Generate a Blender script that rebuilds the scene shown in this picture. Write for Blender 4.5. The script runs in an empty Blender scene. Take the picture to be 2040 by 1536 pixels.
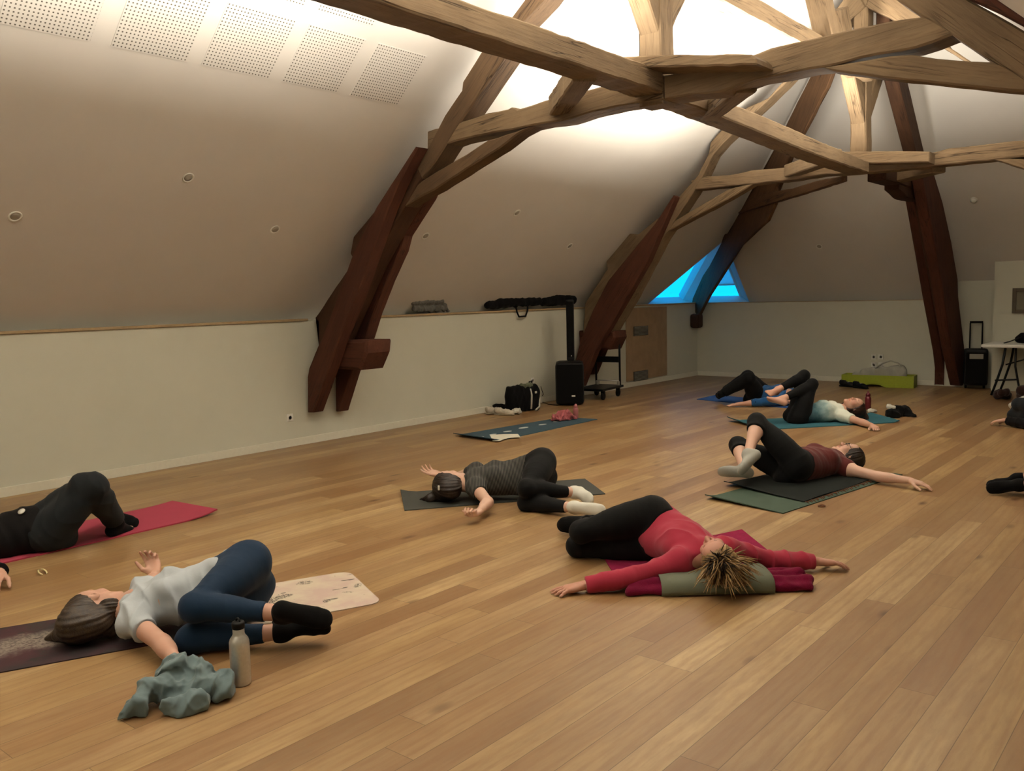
import bpy, bmesh, math, random
import numpy as np
from mathutils import Vector, Matrix, Euler, noise
R_ = random.Random(7)
scene = bpy.context.scene
COL = scene.collection
PI = math.pi

# ------------------------------------------------------------------ camera
F, YAW, PITCH, ROLL, CH = 1761.2, 39.57, 5.785, 1.303, 1.55
def cam_axes():
    y, p, r = map(math.radians, (YAW, PITCH, ROLL))
    f = Vector((-math.sin(y)*math.cos(p), math.cos(y)*math.cos(p), -math.sin(p)))
    r0 = Vector((math.cos(y), math.sin(y), 0)); u0 = r0.cross(f)
    return r0*math.cos(r)-u0*math.sin(r), u0*math.cos(r)+r0*math.sin(r), f
CR, CU, CF = cam_axes(); CO = Vector((0, 0, CH))
cd = bpy.data.cameras.new('camera'); cd.sensor_width = 36; cd.lens = F/2040*36; cd.sensor_fit = 'HORIZONTAL'
co = bpy.data.objects.new('camera', cd); COL.objects.link(co)
m = Matrix.Identity(4)
for i in range(3):
    m[i][0] = CR[i]; m[i][1] = CU[i]; m[i][2] = -CF[i]; m[i][3] = CO[i]
co.matrix_world = m; scene.camera = co; cd.clip_start = 0.05
def ray(p): return CR*((p[0]-1020)/F) - CU*((p[1]-768)/F) + CF
def onz(px, py, z=0.0):
    d = ray((px, py)); return CO + d*((z-CH)/d.z)
def onx(px, py, x):
    d = ray((px, py)); return CO + d*(x/d.x)
def ony(px, py, y):
    d = ray((px, py)); return CO + d*(y/d.y)

# ------------------------------------------------------------------ materials
def lin(c):
    if isinstance(c, str):
        c = tuple(int(c[i:i+2], 16)/255 for i in (0, 2, 4))
        return tuple(v/12.92 if v <= .04045 else ((v+.055)/1.055)**2.4 for v in c)
    return tuple(c)
class NT:
    def __init__(s, name):
        s.m = bpy.data.materials.new(name); s.m.use_nodes = True
        s.t = s.m.node_tree; s.t.nodes.clear()
        s.out = s.n('ShaderNodeOutputMaterial'); s.b = s.n('ShaderNodeBsdfPrincipled')
        s.t.links.new(s.b.outputs[0], s.out.inputs[0])
    def n(s, ty, **k):
        nd = s.t.nodes.new(ty)
        for a, v in k.items(): setattr(nd, a, v)
        return nd
    def put(s, sock, v):
        if isinstance(v, bpy.types.NodeSocket): s.t.links.new(v, sock)
        elif v is not None:
            if isinstance(v, (tuple, list)) and len(v) == 3 and sock.type == 'RGBA': v = (*v, 1)
            sock.default_value = v
    def math(s, op, a, b=None, c=None):
        nd = s.n('ShaderNodeMath', operation=op)
        for i, v in enumerate((a, b, c)):
            if v is not None: s.put(nd.inputs[i], v)
        return nd.outputs[0]
    def vec(s, op, a, b=None):
        nd = s.n('ShaderNodeVectorMath', operation=op); s.put(nd.inputs[0], a)
        if b is not None: s.put(nd.inputs[1], b)
        return nd.outputs[0]
    def mix(s, f, a, b, mode='MIX'):
        nd = s.n('ShaderNodeMix', data_type='RGBA', blend_type=mode)
        s.put(nd.inputs[0], f); s.put(nd.inputs[6], a); s.put(nd.inputs[7], b); return nd.outputs[2]
    def noise(s, v, scale, detail=3, rough=.55, out=0):
        nd = s.n('ShaderNodeTexNoise'); s.put(nd.inputs['Vector'], v); s.put(nd.inputs['Scale'], scale)
        nd.inputs['Detail'].default_value = detail; nd.inputs['Roughness'].default_value = rough; return nd.outputs[out]
    def ramp(s, v, stops, interp='LINEAR'):
        nd = s.n('ShaderNodeValToRGB'); s.put(nd.inputs[0], v); nd.color_ramp.interpolation = interp
        e = nd.color_ramp.elements
        while len(e) < len(stops): e.new(.5)
        for el, (p, c) in zip(e, stops):
            el.position = p; el.color = (*(c if isinstance(c, tuple) else (c, c, c)), 1)
        return nd.outputs[0]
    def bump(s, h, strength=.3, dist=.01):
        nd = s.n('ShaderNodeBump'); nd.inputs['Strength'].default_value = strength
        nd.inputs['Distance'].default_value = dist; s.put(nd.inputs['Height'], h)
        s.t.links.new(nd.outputs[0], s.b.inputs['Normal'])
    def set(s, **k):
        for a, v in k.items(): s.put(s.b.inputs[a.replace('_', ' ')], v)
        return s.m
def plain(name, col, rough=.6, metal=0.0, var=.12, scale=30, bump=0.0, sheen=0.0, spec=.5):
    """one colour with a little procedural variation"""
    t = NT(name); c = lin(col); o = t.n('ShaderNodeTexCoord').outputs['Object']
    n = t.noise(o, scale, 4)
    cc = t.mix(t.ramp(n, [(.3, 0.0), (.7, 1.0)]), tuple(v*(1-var) for v in c), tuple(min(1, v*(1+var)) for v in c))
    if bump: t.bump(t.noise(o, scale*3, 3), bump, .005)
    m = t.set(Base_Color=cc, Roughness=rough, Metallic=metal)
    t.b.inputs['Specular IOR Level'].default_value = spec
    if sheen: t.b.inputs['Sheen Weight'].default_value = sheen; t.b.inputs['Sheen Roughness'].default_value = .5
    return m
def fabric(name, col, rough=.9, var=.18, weave=500, bump=.25, sheen=.15):
    t = NT(name); c = lin(col); o = t.n('ShaderNodeTexCoord').outputs['Object']
    n = t.noise(o, 9, 4); f = t.noise(o, weave, 2)
    cc = t.mix(n, tuple(v*(1-var) for v in c), tuple(min(1, v*(1+var)) for v in c))
    t.bump(t.math('ADD', t.math('MULTIPLY', f, .4), t.noise(o, 60, 3)), bump, .003)
    m = t.set(Base_Color=cc, Roughness=rough)
    t.b.inputs['Specular IOR Level'].default_value = .2
    t.b.inputs['Sheen Weight'].default_value = sheen
    return m

def mat_floor():
    t = NT('oak_planks'); o = t.n('ShaderNodeTexCoord').outputs['Object']
    sp = t.n('ShaderNodeSeparateXYZ'); t.put(sp.inputs[0], o)
    W, L = .14, 1.9
    px = t.math('DIVIDE', t.math('ADD', sp.outputs[0], 20.008), W); ix = t.math('FLOOR', px); fx = t.math('FRACT', px)
    w1 = t.n('ShaderNodeTexWhiteNoise', noise_dimensions='1D'); t.put(w1.inputs['W'], ix)
    py = t.math('ADD', t.math('DIVIDE', sp.outputs[1], L), t.math('MULTIPLY', w1.outputs[0], 17.3))
    iy = t.math('FLOOR', py); fy = t.math('FRACT', py)
    cb = t.n('ShaderNodeCombineXYZ'); t.put(cb.inputs[0], ix); t.put(cb.inputs[1], iy)
    w2 = t.n('ShaderNodeTexWhiteNoise', noise_dimensions='2D'); t.put(w2.inputs['Vector'], cb.outputs[0])
    sh = t.vec('MULTIPLY', w2.outputs[1], (7.0, 31.0, 5.0))
    v = t.vec('ADD', t.vec('MULTIPLY', o, (1.0, .16, 1.0)), sh)
    base = t.ramp(w2.outputs[0], [(0, lin('876b49')), (.15, lin('967a54')), (.35, lin('a2865c')), (.55, lin('ad9265')),
                                  (.72, lin('9a7c57')), (.88, lin('b89e72')), (1, lin('8d7150'))])
    g0 = t.noise(v, 3.2, 3, .5); g1 = t.noise(v, 11, 6, .62); g2 = t.noise(v, 55, 4, .6)
    col = t.mix(t.ramp(g1, [(.34, 0.0), (.60, 1.0)]), t.mix(.4, base, lin('6a482b')), base)
    col = t.mix(t.math('MULTIPLY', t.ramp(g2, [(.45, 0.0), (.75, 1.0)]), .28), col, lin('6d4526'))
    col = t.mix(t.math('MULTIPLY', t.ramp(g0, [(.40, 0.0), (.66, 1.0)]), .55), col, lin('805c39'))
    # cathedral figure
    wv = t.n('ShaderNodeTexWave', wave_type='BANDS', bands_direction='X'); t.put(wv.inputs['Vector'], v)
    wv.inputs['Scale'].default_value = 6; wv.inputs['Distortion'].default_value = 9; wv.inputs['Detail'].default_value = 2
    wv.inputs['Detail Scale'].default_value = .6
    col = t.mix(t.math('MULTIPLY', t.ramp(wv.outputs[1], [(.55, 0.0), (.95, 1.0)]), .22), col, lin('7d522d'))
    # knots
    vo = t.n('ShaderNodeTexVoronoi', feature='F1'); t.put(vo.inputs['Vector'], t.vec('ADD', t.vec('MULTIPLY', o, (1.0, .42, 1.0)), sh))
    vo.inputs['Scale'].default_value = 4.2
    k = t.ramp(vo.outputs[0], [(0.03, 1.0), (.075, .6), (.15, 0.0)])
    wk = t.n('ShaderNodeTexWhiteNoise', noise_dimensions='3D'); t.put(wk.inputs['Vector'], vo.outputs['Position'])
    k = t.math('MULTIPLY', k, t.math('GREATER_THAN', wk.outputs[0], .55))
    col = t.mix(t.math('MULTIPLY', k, .85), col, lin('4a2c16'))
    gx = t.math('MINIMUM', fx, t.math('SUBTRACT', 1.0, fx)); gy = t.math('MULTIPLY', t.math('MINIMUM', fy, t.math('SUBTRACT', 1.0, fy)), L/W)
    gap = t.math('LESS_THAN', t.math('MINIMUM', gx, gy), .009)
    col = t.mix(t.math('MULTIPLY', gap, .65), col, lin('3a2412'))
    t.bump(t.math('SUBTRACT', t.math('MULTIPLY', g2, .25), gap), .12, .002)
    return t.set(Base_Color=col, Roughness=t.math('ADD', t.math('MULTIPLY', g1, .12), .33))
def mat_timber(name, a, b, d):
    """aged oak; grain follows the per-vertex 'gc' coordinate stored along each timber"""
    t = NT(name); at = t.n('ShaderNodeAttribute', attribute_name='gc'); v0 = at.outputs['Vector']
    v = t.vec('MULTIPLY', v0, (.35, 4.0, 4.0)); n1 = t.noise(v, 4, 6, .65)
    n2 = t.noise(t.vec('MULTIPLY', v0, (.8, 14.0, 14.0)), 5, 4, .6); n3 = t.noise(v0, 2.2, 3)
    col = t.mix(t.ramp(n1, [(.3, 0.0), (.7, 1.0)]), lin(a), lin(b))
    col = t.mix(t.math('MULTIPLY', t.ramp(n2, [(.52, 0.0), (.78, 1.0)]), .55), col, lin(d))
    col = t.mix(t.math('MULTIPLY', t.ramp(n3, [(.4, 0.0), (.75, 1.0)]), .4), col, lin(d))
    # drying cracks
    vc = t.noise(t.vec('MULTIPLY', v0, (.22, 5.0, 5.0)), 3, 3, .5)
    cr = t.ramp(t.math('ABSOLUTE', t.math('SUBTRACT', vc, .5)), [(.0, 1.0), (.012, .3), (.03, 0.0)])
    cr = t.math('MULTIPLY', cr, t.ramp(t.noise(v0, 1.7, 2), [(.48, 0.0), (.6, 1.0)]))
    col = t.mix(t.math('MULTIPLY', cr, .8), col, lin('1c0f08'))
    t.bump(t.math('SUBTRACT', t.math('ADD', n1, t.math('MULTIPLY', n2, .5)), cr), .45, .012)
    m = t.set(Base_Color=col, Roughness=.8); t.b.inputs['Specular IOR Level'].default_value = .25
    return m
def mat_perf():
    t = NT('perforated_plasterboard'); o = t.n('ShaderNodeTexCoord').outputs['Object']
    sp = t.n('ShaderNodeSeparateXYZ'); t.put(sp.inputs[0], o)
    def cell(s): return t.math('SUBTRACT', t.math('FRACT', t.math('DIVIDE', s, .0275)), .5)
    a, b = cell(sp.outputs[0]), cell(sp.outputs[1])
    hole = t.math('LESS_THAN', t.math('MAXIMUM', t.math('ABSOLUTE', a), t.math('ABSOLUTE', b)), .19)
    t.bump(t.math('SUBTRACT', 1.0, hole), .3, .004)
    return t.set(Base_Color=t.mix(hole, lin('cac6bf'), lin('5c574e')), Roughness=.9)  # holes are flat squares, the shade inside them put into the colour
M = {}
M['floor'] = mat_floor()
M['paint'] = plain('white_wall_paint', 'c2c2b2', .85, var=.02, scale=3, bump=.03)
M['ceil'] = plain('white_ceiling_paint', 'cac6bf', .9, var=.02, scale=2, bump=.03)
M['skirt'] = plain('white_skirting', 'd2d0c0', .5, var=.03)
M['strip'] = plain('pale_wood_strip', 'a08a68', .6, var=.1)
M['oak'] = mat_timber('old_oak', '72604a', '826d53', '463525')
M['red'] = mat_timber('stained_timber', '4b2a1e', '583425', '2b1811')
M['shadeoak'] = mat_timber('shaded_oak', '5b4835', '6a543d', '38291e')  # the old oak again, darkened to stand in for weak light
M['midoak'] = mat_timber('brown_oak', '553d28', '654a32', '32221a')
M['darkshadeoak'] = mat_timber('dark_and_shaded_oak', '402a1c', '4d3422', '21140c')  # dark pieces, and shade put into the rafter foot and end rafter
M['endgrain'] = plain('sawn_end_grain', 'b08a58', .8, var=.15)
M['perf'] = mat_perf()
M['lampoff'] = plain('unlit_lamp_glass', '9c978b', .5, var=.05)
M['white'] = plain('white_plastic', 'd8d8d0', .45, var=.03)
M['greyplastic'] = plain('grey_plastic', '8a877c', .5, var=.05)
M['black'] = plain('black_plastic', '060607', .55, var=.2, spec=.25)
M['blackfab'] = fabric('black_fabric', '070708', .95, sheen=.02)

# ------------------------------------------------------------------ object helpers
def link(name, me, parent=None):
    o = bpy.data.objects.new(name, me); COL.objects.link(o)
    if parent is not None: o.parent = parent
    return o
def thing(name, label, cat, loc=(0, 0, 0), rotz=0.0, group=None):
    o = bpy.data.objects.new(name, None); COL.objects.link(o); o.empty_display_size = .05
    o.location = loc; o.rotation_euler = (0, 0, rotz); tag(o, label, cat, group); return o
def tag(o, label, cat, group=None):
    o['label'] = label; o['category'] = cat
    if group: o['group'] = group
    return o
def struct(o): o['kind'] = 'structure'; return o
def mesh(name, vs, fs, mat, parent=None, smooth=False):
    me = bpy.data.meshes.new(name); me.from_pydata([tuple(v) for v in vs], [], fs); me.update()
    if mat: me.materials.append(M[mat] if isinstance(mat, str) else mat)
    if smooth: me.polygons.foreach_set('use_smooth', [True]*len(me.polygons))
    return link(name, me, parent)
def bmobj(name, bm, mat, parent=None, smooth=False):
    me = bpy.data.meshes.new(name); bm.normal_update(); bm.to_mesh(me); bm.free()
    for q in (mat if isinstance(mat, (list, tuple)) else [mat]): me.materials.append(M[q] if isinstance(q, str) else q)
    if smooth: me.polygons.foreach_set('use_smooth', [True]*len(me.polygons))
    return link(name, me, parent)
def add_box(bm, c, s, rot=None, bev=.004):
    r = bmesh.ops.create_cube(bm, size=1.0); vs = r['verts']
    for v in vs: v.co = Vector((v.co.x*s[0], v.co.y*s[1], v.co.z*s[2]))
    if bev:
        es = list({e for v in vs for e in v.link_edges})
        rr = bmesh.ops.bevel(bm, geom=es, offset=min(bev, min(s)*.4), segments=2, affect='EDGES', profile=.6)
        vs = list({v for f in rr['faces'] for v in f.verts} | {v for v in vs if v.is_valid})
    for v in vs:
        p = v.co.copy()
        if rot is not None: p = rot @ p
        v.co = p + Vector(c)
    return vs
def box(name, c, s, mat, parent=None, rot=None, bev=.004):
    bm = bmesh.new(); add_box(bm, c, s, rot, bev); return bmobj(name, bm, mat, parent)
def add_tube(bm, pts, rad, n=10, cap=True):
    pts = [Vector(p) for p in pts]; rs = rad if isinstance(rad, (list, tuple)) else [rad]*len(pts)
    rings = []; prev = None
    for i, p in enumerate(pts):
        d = (pts[min(i+1, len(pts)-1)]-pts[max(i-1, 0)]).normalized()
        if prev is None:
            a = Vector((0, 0, 1)) if abs(d.z) < .9 else Vector((1, 0, 0)); u = d.cross(a).normalized()
        else: u = (prev - d*prev.dot(d)).normalized()
        prev = u; w = d.cross(u)
        rings.append([bm.verts.new(p+(u*math.cos(2*PI*k/n)+w*math.sin(2*PI*k/n))*rs[i]) for k in range(n)])
    for a, b in zip(rings, rings[1:]):
        for k in range(n): bm.faces.new((a[k], a[(k+1) % n], b[(k+1) % n], b[k]))
    if cap and rs[0] > 1e-4: bm.faces.new(rings[0][::-1])
    if cap and rs[-1] > 1e-4: bm.faces.new(rings[-1])
def tube(name, pts, rad, mat, parent=None, n=10):
    bm = bmesh.new(); add_tube(bm, pts, rad, n); return bmobj(name, bm, mat, parent, True)
def add_lathe(bm, prof, c=(0, 0, 0), n=28, axis=None):
    rings = []; q = axis.to_track_quat('Z', 'Y') if axis is not None else None
    for r, z in prof:
        ring = []
        for k in range(n):
            p = Vector((r*math.cos(2*PI*k/n), r*math.sin(2*PI*k/n), z))
            if q: p = q @ p
            ring.append(bm.verts.new(p+Vector(c)))
        rings.append(ring)
    for a, b in zip(rings, rings[1:]):
        for k in range(n): bm.faces.new((a[k], a[(k+1) % n], b[(k+1) % n], b[k]))
    bm.faces.new(rings[0][::-1]); bm.faces.new(rings[-1])
def lathe(name, prof, mat, parent=None, c=(0, 0, 0), n=28, axis=None):
    bm = bmesh.new(); add_lathe(bm, prof, c, n, axis); o = bmobj(name, bm, mat, parent, True)
    return o
def smoothstep(a, b, x):
    t = max(0.0, min(1.0, (x-a)/(b-a))); return t*t*(3-2*t)

# hewn timber: outline in a plane (o + u*a + v*b), swept along w from d0 to d1
def timber(name, poly, frame, d0, d1, mat, parent, grain, jit=.006, step=.09, bev=.012, seed=0):
    o, u, v, w = frame; rr = random.Random(seed or hash(name) % 999)
    pts = [Vector((p[0], p[1])) for p in poly]
    area = sum(pts[i].x*pts[(i+1) % len(pts)].y-pts[(i+1) % len(pts)].x*pts[i].y for i in range(len(pts)))
    if area < 0: pts.reverse()
    res = []
    for i, p in enumerate(pts):
        q = pts[(i+1) % len(pts)]; k = max(1, int((q-p).length/step))
        for j in range(k):
            r = p.lerp(q, j/k)
            if j: r = r + Vector((rr.uniform(-1, 1), rr.uniform(-1, 1)))*jit*.5
            res.append(r)
    n = len(res); g = Vector((grain[0], grain[1], 0)).normalized() if len(grain) == 2 else None
    def inset(c, i, a):
        p0, p1, p2 = c[i-1], c[i], c[(i+1) % n]
        e1 = (p1-p0); e2 = (p2-p1)
        if e1.length < 1e-6 or e2.length < 1e-6: return p1
        nn = Vector((-e1.y, e1.x)).normalized()+Vector((-e2.y, e2.x)).normalized()
        return p1 + nn.normalized()*a if nn.length > 1e-4 else p1
    L = abs(d1-d0); nl = max(2, int(L/.3)+1); lv = [(0, bev)]+[(bev+(L-2*bev)*i/(nl-1), 0) for i in range(nl)]+[(L, bev)]
    bm = bmesh.new(); lay = bm.verts.layers.float_vector.new('gc'); rings = []; off = Vector((rr.uniform(0, 50), rr.uniform(0, 50), rr.uniform(0, 50)))
    sg = 1 if d1 > d0 else -1
    for k, (d, ins) in enumerate(lv):
        ring = []
        for i in range(n):
            p = inset(res, i, ins) if ins else res[i] + Vector((rr.uniform(-1, 1), rr.uniform(-1, 1)))*jit*.25
            vt = bm.verts.new(o+u*p.x+v*p.y+w*(d0+sg*d))
            if g is not None: vt[lay] = Vector((p.x*g.x+p.y*g.y, -p.x*g.y+p.y*g.x, d))+off
            else: vt[lay] = Vector((d, p.x, p.y))+off
            ring.append(vt)
        rings.append(ring)
    for a, b in zip(rings, rings[1:]):
        for i in range(n): bm.faces.new((a[i], a[(i+1) % n], b[(i+1) % n], b[i]))
    f1 = bm.faces.new(rings[0][::-1]); f2 = bm.faces.new(rings[-1])
    bmesh.ops.triangulate(bm, faces=[f1, f2]); bmesh.ops.recalc_face_normals(bm, faces=bm.faces)
    return bmobj(name, bm, mat, parent)
ZV = Vector((0, 0, 1)); XV = Vector((1, 0, 0)); YV = Vector((0, 1, 0)); O0 = Vector((0, 0, 0))
FY = (O0, XV, ZV, YV)          # outline in XZ, thickness along Y
FX = (O0, YV, ZV, XV)          # outline in YZ, thickness along X
def py_(y, pts): return [(lambda q: (q.x, q.z))(ony(a, b, y)) for a, b in pts]
def px_(x, pts): return [(lambda q: (q.y, q.z))(onx(a, b, x)) for a, b in pts]

# ------------------------------------------------------------------ room shell
XL, XR, YB, YF, KN = -7.79, .6, 14.86, -4.0, 1.34
XP, RX, RZ, YE, RY = -8.0, -3.6, 1.34+.935*4.4, 15.05, 11.26
floor = struct(mesh('floor', [(XP, YF, 0), (1.0, YF, 0), (1.0, YE, 0), (XP, YE, 0), (XP, YF, -.1), (1.0, YF, -.1), (1.0, YE, -.1), (XP, YE, -.1)],
               [(0, 1, 2, 3), (7, 6, 5, 4), (0, 4, 5, 1), (1, 5, 6, 2), (2, 6, 7, 3), (3, 7, 4, 0)], 'floor'))
struct(box('wall_left', ((XL-8.1)/2, (YF+YB+.3)/2, KN/2), (8.1+XL, YB-YF+.3, KN), 'paint', bev=0))
struct(box('wall_back', ((XL-3.36)/2, 14.86+.17, KN/2), (-3.36-XL, .34, KN), 'paint', bev=0))
struct(box('wall_right', (XR+.2, (YF+YB)/2, KN/2), (.4, YB-YF, KN), 'paint', bev=0))
struct(box('wall_front', ((XL+XR)/2, YF-.1, 2.8), (9.6, .2, 5.6), 'paint', bev=0))
# thicker stretch of back wall beside the end rafter, then a taller boxed partition
struct(box('wall_back_niche', ((-3.36-2.82)/2, 14.79+.17, .81), (-2.82+3.36, .34, 1.62), 'paint', bev=0))
struct(box('wall_back_partition', ((-2.82+XR)/2, 14.545+.35, .95), (XR+2.82, .7, 1.9), 'paint', bev=0))
def hipP(t): return Vector((XP+4.4*t, YE-3.79*t, KN+(RZ-KN)*t))
def lslope(p):
    d = ray(p); n = Vector((-.935, 0, 1)); return CO+d*((KN+.935*8-n.dot(CO))/n.dot(d))
def eslope(p):
    d = ray(p); n = Vector((0, 1.0855, 1)); return CO+d*((KN+1.0855*15.05-n.dot(CO))/n.dot(d))
WA = lslope((1292, 604)); WA = Vector((XP, WA.y, KN)); WT = hipP(.262); WB = eslope((1492, 600)); WB = Vector((WB.x, YE, KN)); WC = hipP(0)
cv = [(XP, YF, KN), tuple(WA), tuple(WT), (RX, RY, RZ), (RX, YF, RZ), tuple(WB), (.8, YE, KN), (.8, YF, KN)]
ceil = struct(mesh('ceiling', cv, [(0, 1, 2, 3, 4), (2, 5, 6, 3), (4, 3, 6, 7)], 'ceil'))
tb_ = NT('blind_fabric'); t1_ = tb_.n('ShaderNodeBsdfTranslucent'); t2_ = tb_.n('ShaderNodeBsdfDiffuse'); m_ = tb_.n('ShaderNodeMixShader'); m_.inputs[0].default_value = .5
t1_.inputs[0].default_value = t2_.inputs[0].default_value = (.75, .75, .72, 1)
tb_.t.links.new(t1_.outputs[0], m_.inputs[1]); tb_.t.links.new(t2_.outputs[0], m_.inputs[2]); tb_.t.links.new(m_.outputs[0], tb_.out.inputs[0]); M['blind'] = tb_.m
# corner roof window: splayed reveal, frame bars and two panes
OUT = Vector((-.30, .30, .12))
wo = [WA+OUT, WT+OUT, WB+OUT, WC+OUT]
win = struct(mesh('window_1', [WA, WT, WB, WC]+wo, [(0, 1, 5, 4), (1, 2, 6, 5), (0, 4, 7, 3), (3, 7, 6, 2)], 'ceil'))
def bar(name, a, b, r, parent, mat='white'):
    d = (b-a); q = d.to_track_quat('Z', 'Y').to_matrix(); return box(name, (a+b)/2, (r, r, d.length), mat, parent, q, .006)
def inn(p, k=.97): return p
bar('window_post', wo[3].lerp(wo[0], .06)-OUT*.3, wo[1]-OUT*.3, .2, win, 'blind'); bar('window_frame', wo[0], wo[1], .05, win); bar('window_frame', wo[2], wo[1], .05, win)
bar('window_frame', wo[3].lerp(wo[1], .20), wo[2].lerp(wo[1], .20), .05, win)
tg = NT('window_glass'); mx = tg.n('ShaderNodeMixShader'); tr = tg.n('ShaderNodeBsdfTransparent'); gl = tg.n('ShaderNodeBsdfGlossy')
gl.inputs['Roughness'].default_value = .02; mx.inputs[0].default_value = .06
tg.t.links.new(tr.outputs[0], mx.inputs[1]); tg.t.links.new(gl.outputs[0], mx.inputs[2]); tg.t.links.new(mx.outputs[0], tg.out.inputs[0])
b0_ = OUT*-.06
mesh('window_blind', [wo[3].lerp(wo[1], .2)+b0_, wo[1]+b0_, wo[2].lerp(wo[1], .2)+b0_], [(0, 1, 2)], 'blind', win)
e2 = OUT*.12
mesh('window_pane', [wo[0]+e2, wo[1]+e2, wo[3]+e2], [(0, 1, 2)], tg.m, win); mesh('window_pane', [wo[3]+e2, wo[1]+e2, wo[2]+e2], [(0, 1, 2)], tg.m, win)
# skirting and the strip along the top of the knee wall
struct(box('baseboard_left', (XL+.008, (YF+YB)/2, .04), (.016, YB-YF, .08), 'skirt', bev=.003))
struct(box('baseboard_back', ((XL-3.68)/2, YB-.008, .04), (-3.68-XL, .016, .08), 'skirt', bev=.003))
for (a, b) in ((YF, 5.98), (6.5, 14.86)):
    struct(box('trim_1', (XL-.005, (a+b)/2, KN+.005), (.05, b-a, .024), 'strip', bev=.004))
struct(box('trim_2', ((XL-3.36)/2, YB+.005, KN+.003), (-3.36-XL, .03, .01), 'strip', bev=.002))

# ------------------------------------------------------------------ world, lamps and added fill
w = bpy.data.worlds.new('dusk_sky'); scene.world = w; w.use_nodes = True
nt = w.node_tree; bg = nt.nodes['Background']; tc = nt.nodes.new('ShaderNodeTexCoord'); sx = nt.nodes.new('ShaderNodeSeparateXYZ'); rp = nt.nodes.new('ShaderNodeValToRGB')
nt.links.new(tc.outputs['Generated'], sx.inputs[0]); nt.links.new(sx.outputs[2], rp.inputs[0]); nt.links.new(rp.outputs[0], bg.inputs[0])
rp.color_ramp.elements[0].color = (.002, .215, .50, 1); rp.color_ramp.elements[1].color = (.002, .16, .45, 1); bg.inputs[1].default_value = 3.2
def area(name, loc, sx_, sy_, power, col, rot=(PI, 0, 0)):
    l = bpy.data.lights.new(name, 'AREA'); l.shape = 'RECTANGLE'; l.size = sx_; l.size_y = sy_; l.energy = power; l.color = col
    o = bpy.data.objects.new(name, l); COL.objects.link(o); o.location = loc; o.rotation_euler = rot; return o
WARM = (1.0, .92, .79)
area('uplight_strip', (-3.58, 3.3, 3.27), .12, 4.6, 270, WARM)
area('uplight_strip', (-3.58, 8.5, 3.20), .12, 3.6, 270, WARM)
area('uplight_strip', (-3.58, -1.6, 3.27), .12, 3.6, 140, WARM)
for x_ in (-4.75, -2.45):  # added fill areas hanging in mid-air, no fixture is there
    area('fill_wash', (x_, 2.8, 2.95), .5, 3.6, 55, WARM)
    area('fill_wash', (x_, 8.5, 2.85), .5, 3.4, 75, WARM)

vs = scene.view_settings; vs.view_transform = 'Standard'; vs.look = 'None'; vs.gamma = 1; vs.use_curve_mapping = False; vs.exposure = 0.34
# ------------------------------------------------------------------ roof trusses
def mirror(poly): return [(2*RX-a, b) for a, b in poly]
def shift_y(y): return y
T1 = 6.05
raf_cut = None
raf_out = [(1044, 0), (1017, 36), (957, 105), (921, 163), (919, 180), (885, 230), (850, 298), (828, 330), (790, 385), (750, 415), (703, 472), (697, 505), (704, 519), (676, 560), (627, 633), (634, 641), (634, 690)]
raf_in = [(655, 720), (690, 640), (738, 530), (788, 440), (840, 356), (870, 318), (905, 262), (937, 214), (960, 180), (1003, 116), (1041, 43), (1082, 0)]
P_raf = [(-3.72, 5.12)] + py_(T1, raf_out[:8]) + py_(T1, raf_in[4:]) + [(-3.6, 4.82)]
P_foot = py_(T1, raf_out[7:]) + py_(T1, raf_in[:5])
P_moiseF = py_(5.90, [(826.7, 292), (797, 338), (748, 414), (704, 500), (671, 594), (655, 636), (640, 676), (632, 691), (615, 733), (612, 751), (613, 822), (624, 822), (640, 778), (660, 722), (671, 687), (698, 620), (715, 578), (755, 464), (772, 417), (796, 362), (832, 293)])
P_moiseB = py_(6.30, [(846, 330), (832, 352), (790, 440), (740, 530), (700, 620), (672, 700), (667, 742), (669, 820), (676, 820), (700, 742), (729, 673), (744, 624), (769, 560), (796, 500), (804, 469), (851, 395), (872, 350)])
P_stub = py_(T1, [(650, 678), (728, 678), (727.5, 704), (714, 738), (650, 735)])
P_colL = py_(T1, [(850, 262), (930, 239), (970, 225), (1010, 217), (1017, 213), (1024, 214), (1030, 218), (1082, 201), (1122, 192), (1180, 176), (1250, 162), (1320, 149), (1320, 197), (1266, 205), (1180, 222), (1118, 241), (1072, 247), (1014, 259), (963, 268), (905, 281), (850, 300)])
P_colR = py_(T1, [(1321, 150), (1420, 128), (1505, 107), (1533, 96), (1580, 84), (1609, 78), (1689, 59), (1772, 42), (1832, 33), (1925, 15), (1960, 50), (1889, 71), (1819, 96), (1748, 108), (1640, 133), (1580, 143), (1503, 158), (1433, 183), (1376, 188), (1321, 197)])
P_brL = py_(T1, [(820, 372), (865, 343), (926, 308), (970, 279), (1028, 261), (1060, 250), (1028, 268), (992, 296), (926, 337), (865, 377), (840, 390), (805, 412)])
P_rafR = [(-3.5, 5.05)] + py_(T1, [(1745, -60), (1786, 0), (1832, 31), (1894, 68), (1972, 120), (2040, 160)]) + [(.3, 1.45), (.55, 1.6)] + py_(T1, [(2040, 61), (1983, 28), (1932, 0)]) + [(-3.4, 5.3)]
P_outR = py_(T1-.1, [(1936, 0), (1990, 24), (2040, 51)]) + [(.2, 1.95), (.35, 2.05), (-2.6, 4.35), (-2.6, 4.2)]
P_brR = py_(T1, [(1638, 134), (1700, 124), (1772, 111), (1816, 108), (1866, 116), (1927, 121), (1979, 123), (2040, 134), (2090, 142), (2090, 192), (2040, 182), (1866, 165), (1748, 153), (1660, 141)])
t1 = thing('roof_truss', 'nearest old oak roof truss, its boarded foot on the left wall', 'roof truss', (RX, T1, 0))
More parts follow.
